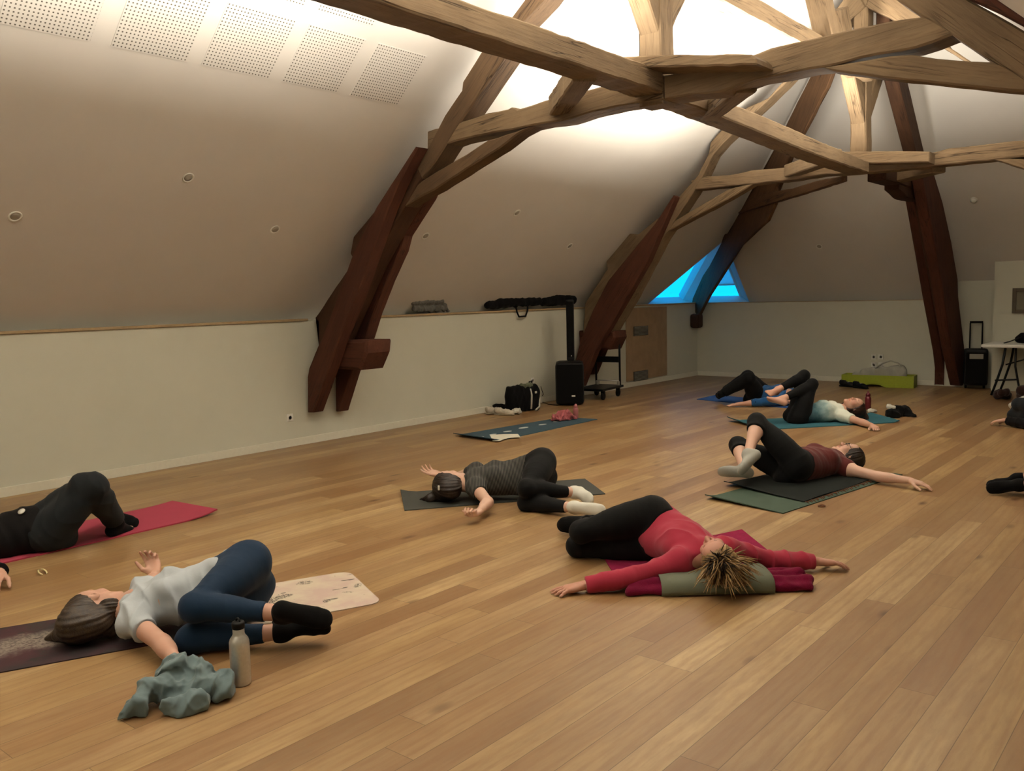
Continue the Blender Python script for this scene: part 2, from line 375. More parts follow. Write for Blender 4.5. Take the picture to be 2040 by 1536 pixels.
def Tm(name, poly, d0, d1, mat, grain, root, frame=FY, **k):
    o = timber(name, poly, frame, d0, d1, mat, root, grain, **k)
    o.matrix_parent_inverse = Matrix.Translation(-Vector(root.location)); return o
g45 = (.73, .68)
Tm('principal_rafter', P_raf, 6.05, 6.29, 'shadeoak', g45, t1, seed=1)
Tm('rafter_foot', P_foot, 6.052, 6.286, 'darkshadeoak', (.6, .8), t1, seed=14)  # lower rafter split off, its darker colour imitates shade between the boards
Tm('principal_rafter', P_rafR, 6.05, 6.29, 'oak', (.73, -.68), t1, seed=2)
Tm('side_board', P_moiseF, 5.90, 6.045, 'red', (.55, .83), t1, jit=.002, seed=3)
Tm('side_board', P_moiseB, 6.30, 6.44, 'red', (.55, .83), t1, jit=.002, seed=4)
st = Tm('tie_stub', P_stub, 6.06, 6.42, 'red', (1, 0), t1, jit=.002, bev=.03, seed=5)
Tm('collar_beam', P_colL, 6.056, 6.30, 'oak', (.98, .1), t1, jit=.01, seed=6)
Tm('collar_beam', P_colR, 6.058, 6.30, 'oak', (.98, .1), t1, jit=.008, seed=7)
Tm('knee_brace', P_brL, 6.06, 6.24, 'shadeoak', (.85, .4), t1, seed=8)
Tm('knee_brace', P_brR, 6.06, 6.2, 'oak', (.95, -.3), t1, seed=9)
Tm('outer_rafter', P_outR, 5.90, 6.04, 'red', (.73, -.68), t1, seed=10)
P_clamp = py_(5.80, [(1210, 114), (1341, 108), (1472, 107), (1496, 108), (1506, 116), (1509, 126), (1505, 129), (1356, 133), (1239, 135), (1213, 139)])
Tm('clamp_timber', P_clamp, 5.80, 6.1, 'oak', (1, 0), t1, jit=.008, seed=11)
# king post with two braces along the ridge
def king(root, x0, x1, y0, y1, zb, mat='oak', ztop=5.3, zy=None, seed=20):
    cx = (x0+x1)/2
    Tm('king_post', [(x0, zb), (x1, zb), (x1-.02, 3.6), (x1-.015, ztop), (x0+.02, ztop), (x0, 3.7)], y0, y1, mat, (0, 1), root, seed=seed)
    Tm('post_brace', [(y0+.04, 3.46), (y0+.04, 3.78), (y0-.62, 4.72), (y0-.86, 4.62)], x0+.01, x1-.03, mat, (-.6, .8), root, frame=FX, seed=seed+1)
    Tm('post_brace', [(y1-.04, 3.52), (y1+.86, 4.62), (y1+.62, 4.72), (y1-.04, 3.80)], x0+.01, x1-.03, mat, (.6, .8), root, frame=FX, seed=seed+2)
king(t1, -3.68, -3.47, 6.07, 6.28, 2.98)
# short horizontal corner braces between collar and long beams
def gusset(root, a, b, z0, z1, wd, mat='oak', seed=30):
    a = Vector(a); b = Vector(b); d = (b-a).normalized(); n = Vector((-d.y, d.x))
    L = (b-a).length
    o = Vector((a.x, a.y, 0)); fr = (o, Vector((d.x, d.y, 0)), Vector((n.x, n.y, 0)), ZV)
    Tm('corner_brace', [(0, -wd/2), (L, -wd/2), (L, wd/2), (0, wd/2)], z0, z1, mat, (1, 0), root, frame=fr, seed=seed)
gusset(t1, (-4.45, 6.08), (-3.62, 5.25), 3.03, 3.19, .17, seed=31)
gusset(t1, (-2.86, 6.22), (-3.56, 7.0), 2.985, 3.11, .15, seed=32)
# second truss: same carpentry five metres on
T2 = 11.05
t2 = thing('roof_truss', 'farther oak roof truss standing behind the column speaker, its collar below the king post', 'roof truss', (RX, T2, 0))
dy = T2-T1
P_raf2 = [(-3.72, 5.12)] + py_(T2, [(1600, 100), (1572, 150), (1530, 195), (1483, 217), (1437, 259), (1415, 284), (1411, 306), (1390, 349), (1356, 388), (1322, 425), (1270, 468), (1245, 464), (1206, 514), (1210, 536), (1165, 604), (1160, 690)]) + \
    py_(T2, [(1200, 690), (1260, 590), (1320, 475), (1380, 385), (1400, 350), (1420, 308), (1440, 285), (1470, 258), (1560, 170), (1625, 100)]) + [(-3.6, 4.85)]
Tm('principal_rafter', P_raf2, T2, T2+.25, 'oak', g45, t2, seed=41)
Tm('principal_rafter', mirror(P_raf2), T2, T2+.25, 'oak', (.73, -.68), t2, seed=42)
P_m2F = py_(T2-.15, [(1341, 389), (1305, 445), (1268, 490), (1211, 560), (1180, 620), (1155, 680), (1146, 720), (1146, 770), (1158, 770), (1185, 700), (1215, 650), (1250, 590), (1290, 520), (1320, 450), (1345, 392)])
P_m2B = [(a, b) for a, b in P_moiseB]
Tm('side_board', P_m2F, T2-.15, T2-.005, 'red', (.6, .8), t2, jit=.002, seed=43)
Tm('side_board', P_m2B, T2+.25, T2+.39, 'red', (.55, .83), t2, jit=.002, seed=44)
Tm('tie_stub', [(-7.8, .72), (-7.8, 1.0), (-7.16, 1.0), (-7.14, .9), (-7.24, .72)], T2+.0, T2+.36, 'red', (1, 0), t2, jit=.002, bev=.03, seed=45)
P_c2L = py_(T2, [(1375, 360), (1407, 351), (1450, 349), (1497, 339), (1566, 333), (1620, 330), (1680, 326), (1700, 326), (1720, 343), (1682, 346), (1633, 349), (1570, 359), (1443, 372), (1384, 378)])
P_c2R = py_(T2, [(1690, 326), (1780, 320), (1850, 306), (1889, 295), (1960, 288), (2040, 279), (2100, 272), (2100, 305), (2040, 312), (1929, 323), (1842, 333), (1809, 335), (1720, 344)])
Tm('collar_beam', P_c2L, T2+.007, T2+.25, 'oak', (1, 0), t2, jit=.008, seed=46)
Tm('collar_beam', P_c2R, T2+.009, T2+.25, 'oak', (1, 0), t2, jit=.008, seed=47)
P_b2 = py_(T2, [(1300, 466), (1360, 429), (1417, 396), (1447, 378), (1490, 366), (1500, 366), (1447, 398), (1390, 428), (1305, 473)])
Tm('knee_brace', P_b2, T2+.02, T2+.2, 'oak', (.85, .5), t2, seed=48)
Tm('knee_brace', mirror(P_b2), T2+.02, T2+.2, 'oak', (.85, -.5), t2, seed=49)
P_cl2 = py_(T2-.22, [(1676, 302), (1760, 301), (1852, 302), (1851, 323), (1760, 325), (1675, 326)])
Tm('clamp_timber', P_cl2, T2-.22, T2+.02, 'oak', (1, 0), t2, jit=.006, seed=50)
king(t2, -3.76, -3.56, T2+.02, T2+.24, 2.95, seed=51)
gusset(t2, (-4.5, 11.08), (-3.64, 10.22), 2.97, 3.12, .17, seed=56)
gusset(t2, (-2.8, 11.26), (-3.5, 11.95), 2.86, 3.02, .17, seed=57)
# long beams from truss to truss
def xbeam(name, label, pts, x0, x1, mat, seed):
    o = timber(name, pts, FX, x0, x1, mat, None, (1, 0), jit=.008, seed=seed); return tag(o, label, 'beam')
xbeam('long_beam', 'long oak beam running from top left down to the nearest king post', [(-3.9, 3.05), (6.04, 3.05), (6.04, 3.22), (3, 3.2), (-3.9, 3.2)], -3.70, -3.45, 'oak', 61)
xbeam('long_beam', 'rough oak beam joining the two trusses, sloping toward the far king post', [(6.32, 3.03), (7.6, 2.985), (8.6, 2.94), (9.9, 2.90), (10.83, 2.89), (10.83, 3.02), (9.0, 3.08), (7.9, 3.13), (6.32, 3.16)], -3.70, -3.45, 'oak', 62)
xbeam('ridge_beam', 'pale upper beam high between the two king posts near the ridge', [(6.30, 3.98), (11.06, 3.98), (11.06, 4.17), (6.30, 4.17)], -3.68, -3.5, 'oak', 63)
rs = timber('ridge_strut', [(10.0, 4.14), (9.72, 4.14), (8.9, 5.2), (9.2, 5.2)], FX, -3.68, -3.48, 'oak', None, (-.6, .8), seed=64)
tag(rs, 'short dark strut rising from the upper ridge beam', 'strut')
# hip rafter in the far left corner, with its brace to the truss
hd = Vector((RX-XL-.1, RY-YB, 0)); hl = hd.length; hd.normalize(); hn = Vector((-hd.y, hd.x, 0))
hroot = thing('hip_rafter', 'dark hip rafter crossing the blue corner window at the far left', 'rafter', (XL, YB, 0))
def ph(pts):
    o = Vector((XL, YB, 0)); out = []
    for a, b in pts:
        d = ray((a, b)); t_ = (hn.dot(o)-hn.dot(CO))/hn.dot(d); p = CO+d*t_; out.append(((p-o).dot(hd), p.z))
    return out
FH = (Vector((XL, YB, 0)), hd, ZV, hn)
Tm('rafter', ph([(1383, 612), (1386, 593), (1406, 549), (1437, 503), (1449, 466), (1464, 465), (1488, 412), (1511, 374), (1533, 333), (1551, 298), (1572, 253), (1598, 200), (1625, 150), (1670, 60), (1690, 20), (1705, 20), (1690, 80), (1655, 175), (1640, 200), (1627, 229), (1605, 269), (1582, 312), (1568, 335), (1552, 372), (1550, 408), (1535, 441), (1488, 481), (1476, 498), (1444, 549), (1416, 593), (1397, 631)]), -.06, 0.0, 'midoak', (.68, .73), hroot, frame=FH, seed=71)
Tm('corner_brace', ph([(1500, 398), (1540, 384), (1590, 375), (1640, 360), (1690, 350), (1690, 362), (1640, 378), (1560, 402), (1480, 425)]), -.09, -.01, 'midoak', (1, .1), hroot, frame=FH, seed=72)
s3 = box('tie_stub', (.09, -.2, 1.02), (.17, .22, .26), 'darkshadeoak', hroot, None, .05)
# end rafter at the back wall, clasped by two boards
eroot = thing('end_rafter', 'reddish end rafter with twin boards standing against the back wall', 'rafter', (-3.5, YB, 0))
Tm('rafter', [(14.62, .5), (14.75, .9), (12.9, 3.2), (11.6, 4.45), (11.2, 4.9), (11.2, 4.6), (11.5, 4.1), (12.6, 3.1), (14.5, .7)], -3.52, -3.36, 'darkshadeoak', (-.7, .7), eroot, frame=FX, seed=81)  # coloured dark to imitate the shaded slot between the boards
Tm('side_board', px_(-3.54, [(1816, 330), (1821, 385), (1841, 500), (1856, 590), (1876, 700), (1883.5, 767)]) + [(14.85, .02), (14.85, .75), (14.3, 1.75), (13.5, 2.55), (13.0, 3.05)], -3.67, -3.54, 'red', (-.5, .85), eroot, frame=FX, jit=.002, seed=82)
Tm('side_board', px_(-3.25, [(1857, 335), (1859, 340), (1878, 403), (1895, 480), (1908, 556), (1909, 590), (1922, 700), (1926, 768)]) + px_(-3.25, [(1912, 768), (1895, 690), (1875, 560), (1850, 420), (1836, 345)]), -3.39, -3.25, 'red', (-.5, .85), eroot, frame=FX, jit=.003, seed=83)
Tm('tie_stub', [(14.3, .95), (14.85, .95), (14.85, 1.18), (14.3, 1.18)], -3.53, -3.39, 'red', (1, 0), eroot, frame=FX, seed=84)
Tm('tie_beam', [(11.3, 2.84), (13.0, 2.84), (13.25, 2.88), (13.25, 3.0), (11.3, 3.0)], -3.62, -3.4, 'darkshadeoak', (1, 0), eroot, frame=FX, seed=85)
Tm('corner_brace', [(11.9, 2.78), (11.9, 2.86), (12.4, 2.86), (12.9, 2.85), (12.9, 2.70), (12.3, 2.70)], -3.6, -3.42, 'darkshadeoak', (1, 0), eroot, frame=FX, seed=86)
# ------------------------------------------------------------------ ceiling panels and fittings
SL = math.atan(.935); qs = Matrix.Rotation(-SL, 3, 'Y')
def on_left(x, y, off=0.0): return Vector((x, y, KN+.935*(x+8))) + Vector((.683, 0, -.73))*off
mp_me = None
def perf(y0, y1, x0, x1, label):
    global mp_me
    c = on_left((x0+x1)/2, (y0+y1)/2, .002); L = (x1-x0)/math.cos(SL)
    bm = bmesh.new(); add_box(bm, (L/2, (y1-y0)/2, 0), (L, y1-y0, .006), None, .001)
    o = bmobj('perforated_panel', bm, 'perf'); o.location = on_left(x0, y0, .002); o.rotation_euler = (0, -SL, 0)
    return tag(o, label, 'acoustic panel', 'perforated plasterboard panels on left slope')
ys = [(1.65, 2.21), (2.34, 2.90), (3.04, 3.59), (3.71, 4.29), (4.41, 4.97), (5.10, 5.66)]
pl = [None, 'perforated ceiling panel at top left edge of the photo', 'perforated ceiling panel second from the left edge', 'perforated ceiling panel third from left, above two recessed spots',
      'perforated ceiling panel fourth from left in the lower row', 'smallest perforated ceiling panel, closest to the nearest truss']
for (a, b), l in list(zip(ys, pl))[1:]: perf(a, b, -5.93, -5.55, l)
for (a, b), l in ((ys[3], 'faint perforated panel of upper row cut by top of photo'), (ys[4], 'faint perforated panel of upper row just under the long beam')): perf(a, b, -5.46, -5.08, l)
def spot(p, slope, label):
    c = lslope(p) if slope == 'l' else eslope(p)
    nrm = Vector((.683, 0, -.73)) if slope == 'l' else Vector((0, -.735, -.678))
    t = thing('recessed_spotlight', label, 'ceiling spotlight', c, 0, 'unlit recessed spotlights in the slopes')
    lathe('ring', [(.036, .0), (.037, .004), (.045, .006), (.05, .003), (.05, -.004), (.036, -.004)], 'white', t, (0, 0, 0), 24, nrm)
    lathe('lamp', [(.0, -.002), (.034, -.002), (.034, .003), (.012, .005)], 'lampoff', t, (0, 0, 0), 20, nrm)
for p, s, l in (((30, 431), 'l', 'unlit recessed spotlight nearest the left edge of the photo'), ((375, 354), 'l', 'unlit recessed spotlight in upper row left of nearest truss'),
                ((548, 457), 'l', 'unlit recessed spotlight beside the nearest truss boards'), ((848, 470), 'l', 'unlit recessed spotlight just right of the nearest truss boards'),
                ((1030, 424), 'l', 'unlit recessed spotlight in upper row between the two trusses'), ((1135, 490), 'l', 'unlit recessed spotlight close to the farther truss foot'),
                ((1632, 491), 'e', 'faint recessed spotlight on the back slope right of blue window')): spot(p, s, l)
c = eslope((1940, 398)); t = thing('smoke_detector', 'small white smoke detector on the back slope right of the end rafter', 'smoke detector', c)
lathe('base', [(.05, 0), (.05, .012), (.04, .014)], 'white', t, (0, 0, 0), 24, Vector((0, -.735, -.678)))
lathe('cover', [(.038, .012), (.04, .02), (.03, .035), (.01, .04)], 'white', t, (0, 0, 0), 24, Vector((0, -.735, -.678)))
# ------------------------------------------------------------------ bodies: signed-distance shapes meshed as one surface
def V(*a): return np.array(a, float)
def nrm(v):
    v = np.asarray(v, float); return v/max(np.linalg.norm(v), 1e-9)
def cone(a, b, ra, rb, k=.02, clip=None): return ('c', np.asarray(a, float), np.asarray(b, float), ra, rb, k, clip or [])
def ell(c, ax, rad, k=.04, clip=None): return ('e', np.asarray(c, float), np.asarray(ax, float), np.asarray(rad, float), None, k, clip or [])
def sub(p): return ('-',)+p
def grow(p, d, clip=None, k=None):
    if p[0] == 'c': return ('c', p[1], p[2], p[3]+d, p[4]+d, k or p[5], (clip or [])+p[6])
    return ('e', p[1], p[2], p[3]+d, None, k or p[5], (clip or [])+p[6])
def pbox(p):
    if p[0] == 'c':
        r = max(p[3], p[4]); return np.minimum(p[1], p[2])-r, np.maximum(p[1], p[2])+r
    r = np.sqrt((p[2]**2*(p[3]**2)[:, None]).sum(0)); return p[1]-r, p[1]+r
def pdist(p, X, Y, Z):
    if p[0] == 'c':
        a, b, ra, rb = p[1:5]; d = b-a; L2 = max(float(d@d), 1e-9)
        t = np.clip(((X-a[0])*d[0]+(Y-a[1])*d[1]+(Z-a[2])*d[2])/L2, 0, 1)
        D = np.sqrt((X-a[0]-t*d[0])**2+(Y-a[1]-t*d[1])**2+(Z-a[2]-t*d[2])**2)-(ra+(rb-ra)*t)
    else:
        c, A, r = p[1:4]; q = [(X-c[0])*A[i, 0]+(Y-c[1])*A[i, 1]+(Z-c[2])*A[i, 2] for i in range(3)]
        k0 = np.sqrt(sum((q[i]/r[i])**2 for i in range(3))); k1 = np.sqrt(sum((q[i]/r[i]**2)**2 for i in range(3)))
        D = np.where(k1 > 1e-6, k0*(k0-1)/np.maximum(k1, 1e-6), -r.min())
    for n, c in p[6]: D = np.maximum(D, (X-c[0])*n[0]+(Y-c[1])*n[1]+(Z-c[2])*n[2])
    return D
def field(prims, h, zmin=None, pad=.02):
    pp = [(p[1:], True) if p[0] == '-' else (p, False) for p in prims]
    bs = [pbox(p) for p, s in pp if not s]
    lo = np.min([b[0] for b in bs], 0)-pad; hi = np.max([b[1] for b in bs], 0)+pad
    n = np.ceil((hi-lo)/h).astype(int)+1; D = np.full(n, .25, np.float32)
    ax = [(lo[i]+h*np.arange(n[i])).astype(np.float32) for i in range(3)]
    for p, s in pp:
        k = p[5]; b0, b1 = pbox(p); i0 = np.clip(np.floor((b0-lo-k-3*h)/h).astype(int), 0, n-1); i1 = np.clip(np.ceil((b1-lo+k+3*h)/h).astype(int)+1, 1, n)
        sl = tuple(slice(i0[i], i1[i]) for i in range(3))
        X = ax[0][sl[0]][:, None, None]; Y = ax[1][sl[1]][None, :, None]; Z = ax[2][sl[2]][None, None, :]
        d = pdist(p, X, Y, Z); e = D[sl]
        if s:
            d = -d; hh = np.maximum(k-np.abs(d-e), 0)/k; D[sl] = np.maximum(d, e)+hh*hh*k*.25
        else:
            hh = np.maximum(k-np.abs(d-e), 0)/k; D[sl] = np.minimum(d, e)-hh*hh*k*.25
    if zmin is not None: D = np.maximum(D, (zmin-ax[2])[None, None, :])
    return D, lo
def nets(D, lo, h):
    """naive surface nets"""
    S = D < 0; nx, ny, nz = D.shape
    c = [(i, j, k) for i in (0, 1) for j in (0, 1) for k in (0, 1)]
    cs = sum(S[i:nx-1+i, j:ny-1+j, k:nz-1+k].astype(np.int8) for i, j, k in c)
    act = (cs > 0) & (cs < 8); idx = np.full(act.shape, -1, np.int64); I = np.argwhere(act); idx[act] = np.arange(len(I))
    P = np.zeros((len(I), 3)); C = np.zeros(len(I))
    for a in range(8):
        for b in range(a+1, 8):
            if sum(abs(c[a][q]-c[b][q]) for q in range(3)) != 1: continue
            va = D[I[:, 0]+c[a][0], I[:, 1]+c[a][1], I[:, 2]+c[a][2]]; vb = D[I[:, 0]+c[b][0], I[:, 1]+c[b][1], I[:, 2]+c[b][2]]
            m = (va < 0) != (vb < 0); t = np.where(m, va/np.where(np.abs(va-vb) < 1e-12, 1, va-vb), 0)
            P += m[:, None]*(np.array(c[a])[None]+t[:, None]*(np.array(c[b])-np.array(c[a]))[None]); C += m
    P = (I+P/np.maximum(C, 1)[:, None])*h+lo
    Q = []
    for axn in range(3):
        sl0 = [slice(None)]*3; sl1 = [slice(None)]*3; sl0[axn] = slice(0, -1); sl1[axn] = slice(1, None)
        A = S[tuple(sl0)]; B = S[tuple(sl1)]; E = np.argwhere(A != B)
        u, v = [q for q in range(3) if q != axn]
        ok = (E[:, u] > 0) & (E[:, v] > 0) & (E[:, u] < D.shape[u]-1) & (E[:, v] < D.shape[v]-1); E = E[ok]
        def at(du, dv):
            e = E.copy(); e[:, u] -= du; e[:, v] -= dv; return idx[e[:, 0], e[:, 1], e[:, 2]]
        q = np.stack([at(1, 1), at(0, 1), at(0, 0), at(1, 0)], 1); ins = A[E[:, 0], E[:, 1], E[:, 2]]
        if axn == 1: ins = ~ins
        q[~ins] = q[~ins][:, ::-1]; Q.append(q)
    return P, np.concatenate(Q)
def relax(P, Q, it=2, lam=.5):
    e = np.concatenate([Q[:, [0, 1]], Q[:, [1, 2]], Q[:, [2, 3]], Q[:, [3, 0]]]); n = len(P)
    for _ in range(it):
        S = np.zeros_like(P); cnt = np.zeros(n)
        for a, b in ((0, 1), (1, 0)):
            for q in range(3): S[:, q] += np.bincount(e[:, a], P[e[:, b], q], n)
            cnt += np.bincount(e[:, a], minlength=n)
        P = P+lam*(S/np.maximum(cnt, 1)[:, None]-P)
    return P
def vnormals(P, Q):
    N = np.cross(P[Q[:, 2]]-P[Q[:, 0]], P[Q[:, 3]]-P[Q[:, 1]]); o = np.zeros_like(P)
    for j in range(4):
        for q in range(3): o[:, q] += np.bincount(Q[:, j], N[:, q], len(P))
    return o/np.maximum(np.linalg.norm(o, axis=1), 1e-12)[:, None]
def shape(prims, h, zmin=None, it=2):
    D, lo = field(prims, h, zmin); P, Q = nets(D, lo, h); return relax(P, Q, it), Q
def folds(P, Q, amp, f, dirs, seed, zmin):
    """cloth wrinkles: warped ridges running across the given direction"""
    r = np.random.RandomState(seed); N = vnormals(P, Q); w = np.zeros(len(P))
    for d in dirs:
        wp = sum(np.sin(P@r.normal(0, 9, 3)+r.uniform(0, 6)) for _ in range(3))*.4
        m = .5+.5*np.sin(P@r.normal(0, 6, 3)+r.uniform(0, 6))
        s = np.sin((P@nrm(d))*f+wp+r.uniform(0, 6)); w += (1-np.abs(s))**2*m*1.6-.4*m
    for _ in range(3): w += .35*np.sin(P@r.normal(0, 28, 3)+r.uniform(0, 6))
    P = P+N*(w*amp/max(1, len(dirs)))[:, None]
    if zmin is not None: P[:, 2] = np.maximum(P[:, 2], zmin)
    return P
def crumple(P, Q, amp, f, seed, zmin):
    """sharp creases of a dropped cloth"""
    r = np.random.RandomState(seed); N = vnormals(P, Q); w = np.zeros(len(P))
    for i in range(5):
        ff = f*(1, 1.2, .8, 1.9, 2.3)[i]; d = r.normal(0, 1, 3); d[2] *= .5; wp = sum(np.sin(P@r.normal(0, f*.35, 3)+r.uniform(0, 6)) for _ in range(2))*.8
        w += (1-np.abs(np.sin((P@nrm(d))*ff*.5+wp+r.uniform(0, 6))))**1.7*(1, 1, 1, .45, .4)[i]
    w -= w.mean(); P = P+N*(w*amp)[:, None]
    P[:, 2] = np.maximum(P[:, 2], zmin); return relax(P, Q, 1, .3)
def npmesh(name, parts, mat, parent, smooth=True, attrs=None):
    n = 0; Ps = []; Qs = []
    for P, Q in parts: Ps.append(P); Qs.append(Q+n); n += len(P)
    P = np.concatenate(Ps); Q = np.concatenate(Qs)
    if parent is not None: P = P-np.array(parent.matrix_world.translation if False else parent.location)
    me = bpy.data.meshes.new(name); me.vertices.add(len(P)); me.vertices.foreach_set('co', P.astype(np.float32).ravel())
    me.loops.add(Q.size); me.loops.foreach_set('vertex_index', Q.astype(np.int32).ravel())
    me.polygons.add(len(Q)); me.polygons.foreach_set('loop_start', np.arange(0, Q.size, 4, dtype=np.int32))
    me.polygons.foreach_set('use_smooth', np.full(len(Q), smooth)); me.update(calc_edges=True); me.validate()
    me.materials.append(M[mat] if isinstance(mat, str) else mat)
    for a, v in (attrs or {}).items():
        at = me.attributes.new(a, 'FLOAT', 'POINT'); at.data.foreach_set('value', np.asarray(v, np.float32))
    return link(name, me, parent)

def skin_mat(name, col, flush='b06a58'):
    t = NT(name); at = t.n('ShaderNodeAttribute', attribute_name='lip'); o = t.n('ShaderNodeTexCoord').outputs['Object']
    n = t.noise(o, 18, 4); c = lin(col)
    cc = t.mix(t.math('MULTIPLY', n, .35), c, tuple(v*f for v, f in zip(c, (1.05, .78, .7))))
    cc = t.mix(at.outputs['Fac'], cc, lin(flush)); t.bump(t.noise(o, 260, 3), .12, .002)
    m = t.set(Base_Color=cc, Roughness=.52); t.b.inputs['Subsurface Weight'].default_value = .12
    t.b.inputs['Subsurface Radius'].default_value = (.012, .005, .003); t.b.inputs['Specular IOR Level'].default_value = .35
    return m
M['skin'] = skin_mat('fair_skin', 'bd9784'); M['skin_pale'] = skin_mat('pale_skin', 'c6a592'); M['skin_old'] = skin_mat('freckled_skin', 'b48876')

def frame3(u, f):
    u = nrm(u); f = nrm(np.asarray(f)-u*np.dot(u, f)); return u, f, np.cross(f, u)     # up, front, right
def hand_prims(W, d, n, side, S=1.0, curl=.35, spread=.10, thumb=.6):
    """palm, four unequal fingers with three bends, thumb off the side of the palm"""
    d = nrm(d); n = nrm(np.asarray(n)-d*np.dot(d, n)); s = np.cross(d, n) if side == 'R' else np.cross(n, d)
    P = []; W = np.asarray(W, float); kn = []
    offs = (.030, .011, -.009, -.027); kl = (.086, .090, .086, .078)
    for o, l in zip(offs, kl):
        K = W+(d*l+s*o)*S; kn.append(K); P.append(cone(W+(d*.012+s*o*.55)*S, K, .0155*S, .0125*S, .012))
    P.append(ell(W+(d*.05+n*.004)*S, [d, s, n], V(.045, .036, .014)*S, .015))
    P.append(cone(W+(d*.02+s*.02+n*.006)*S, W+(d*.05+s*.03+n*.008)*S, .015*S, .012*S, .012))
    for i, (K, ls) in enumerate(zip(kn, ((.042, .025, .021), (.046, .029, .022), (.043, .027, .021), (.034, .021, .019)))):
        sp = (1.5, .5, -.5, -1.6)[i]*spread; a = curl*(1+.18*i)*(.8 if i == 0 else 1); p = K; ang = a*.5
        for j, l in enumerate(ls):
            q = nrm(nrm(d+s*sp)*math.cos(ang)+n*math.sin(ang)); e = p+q*l*S
            P.append(cone(p, e, (.0095, .0085, .0075)[j]*S, (.0088, .0078, .0066)[j]*S, .005)); p = e; ang += a*(1.1, .8, 0)[j]
    T0 = W+(d*.022+s*.022+n*.004)*S; t1 = nrm(d*.62+s*.75*thumb*1.2+n*.28); t2 = nrm(d*.85+s*.42*thumb+n*.25)
    T1 = T0+t1*.045*S; T2 = T1+t2*.034*S; T3 = T2+nrm(t2+n*.15*curl)*.026*S
    P += [cone(T0, T1, .0155*S, .0115*S, .012), cone(T1, T2, .0112*S, .0098*S, .006), cone(T2, T3, .0098*S, .0078*S, .006)]
    return P
def head_prims(C, u, f, S=1.0):
    u, f, r = frame3(u, f); A = [r, f, u]
    def L(a, b, c): return C+(r*a+f*b+u*c)*S
    P = [ell(L(0, -.018, .028), A, V(.074, .094, .086)*S, .02), ell(L(0, .028, -.025), A, V(.060, .062, .088)*S, .03),
         ell(L(0, .05, .05), A, V(.058, .042, .05)*S, .03)]
    for s in (-1, 1):
        P += [cone(L(s*.048, .0, -.058), L(s*.014, .068, -.098), .024*S, .019*S, .025), ell(L(s*.036, .062, -.022), A, V(.026, .024, .024)*S, .025),
              cone(L(s*.012, .089, .030), L(s*.046, .072, .026), .010*S, .009*S, .014)]
    P += [ell(L(0, .074, -.098), A, V(.022, .018, .016)*S, .02)]
    for s in (-1, 1): P.append(sub(ell(L(s*.031, .098, .010), A, V(.019, .016, .013)*S, .012)))
    for s in (-1, 1): P.append(ell(L(s*.031, .078, .009), A, V(.0155, .0145, .0125)*S, .004))
    P += [cone(L(0, .086, .018), L(0, .108, -.026), .0085*S, .0115*S, .010), ell(L(0, .112, -.027), A, V(.0105, .010, .009)*S, .008)]
    for s in (-1, 1): P.append(ell(L(s*.0125, .100, -.030), A, V(.0085, .010, .0075)*S, .006))
    P += [cone(L(-.018, .086, -.058), L(.018, .086, -.058), .006*S, .006*S, .006), cone(L(-.010, .093, -.0555), L(.010, .093, -.0555), .0062*S, .0062*S, .005),
          cone(L(-.013, .089, -.067), L(.013, .089, -.067), .0072*S, .0072*S, .005)]
    for s in (-1, 1):
        P += [ell(L(s*.077, -.012, .0), [nrm(r*1.0-f*.45*s), nrm(f+u*.15), nrm(u-f*.25)], V(.0075, .018, .031)*S, .006)]
        P += [sub(ell(L(s*.087, -.006, .003), [r, f, u], V(.0065, .009, .017)*S, .004))]
    P += [cone(L(0, -.022, -.05), L(0, -.036, -.12), .052*S, .052*S, .03)]
    return P
def lips_attr(P, C, u, f, S):
    u, f, r = frame3(u, f); q = P-C; a, b, c = q@r/S, q@f/S, q@u/S
    lip = np.exp(-((c+.0615)/.0095)**4-(a/.021)**4)*(b > .07); cheek = .25*np.exp(-((np.abs(a)-.04)/.022)**2-((c+.025)/.025)**2)*(b > .02)
    nose = .25*np.exp(-(a/.018)**2-((c+.027)/.018)**2)*(b > .085); return np.clip(lip*.8+cheek+nose, 0, 1)

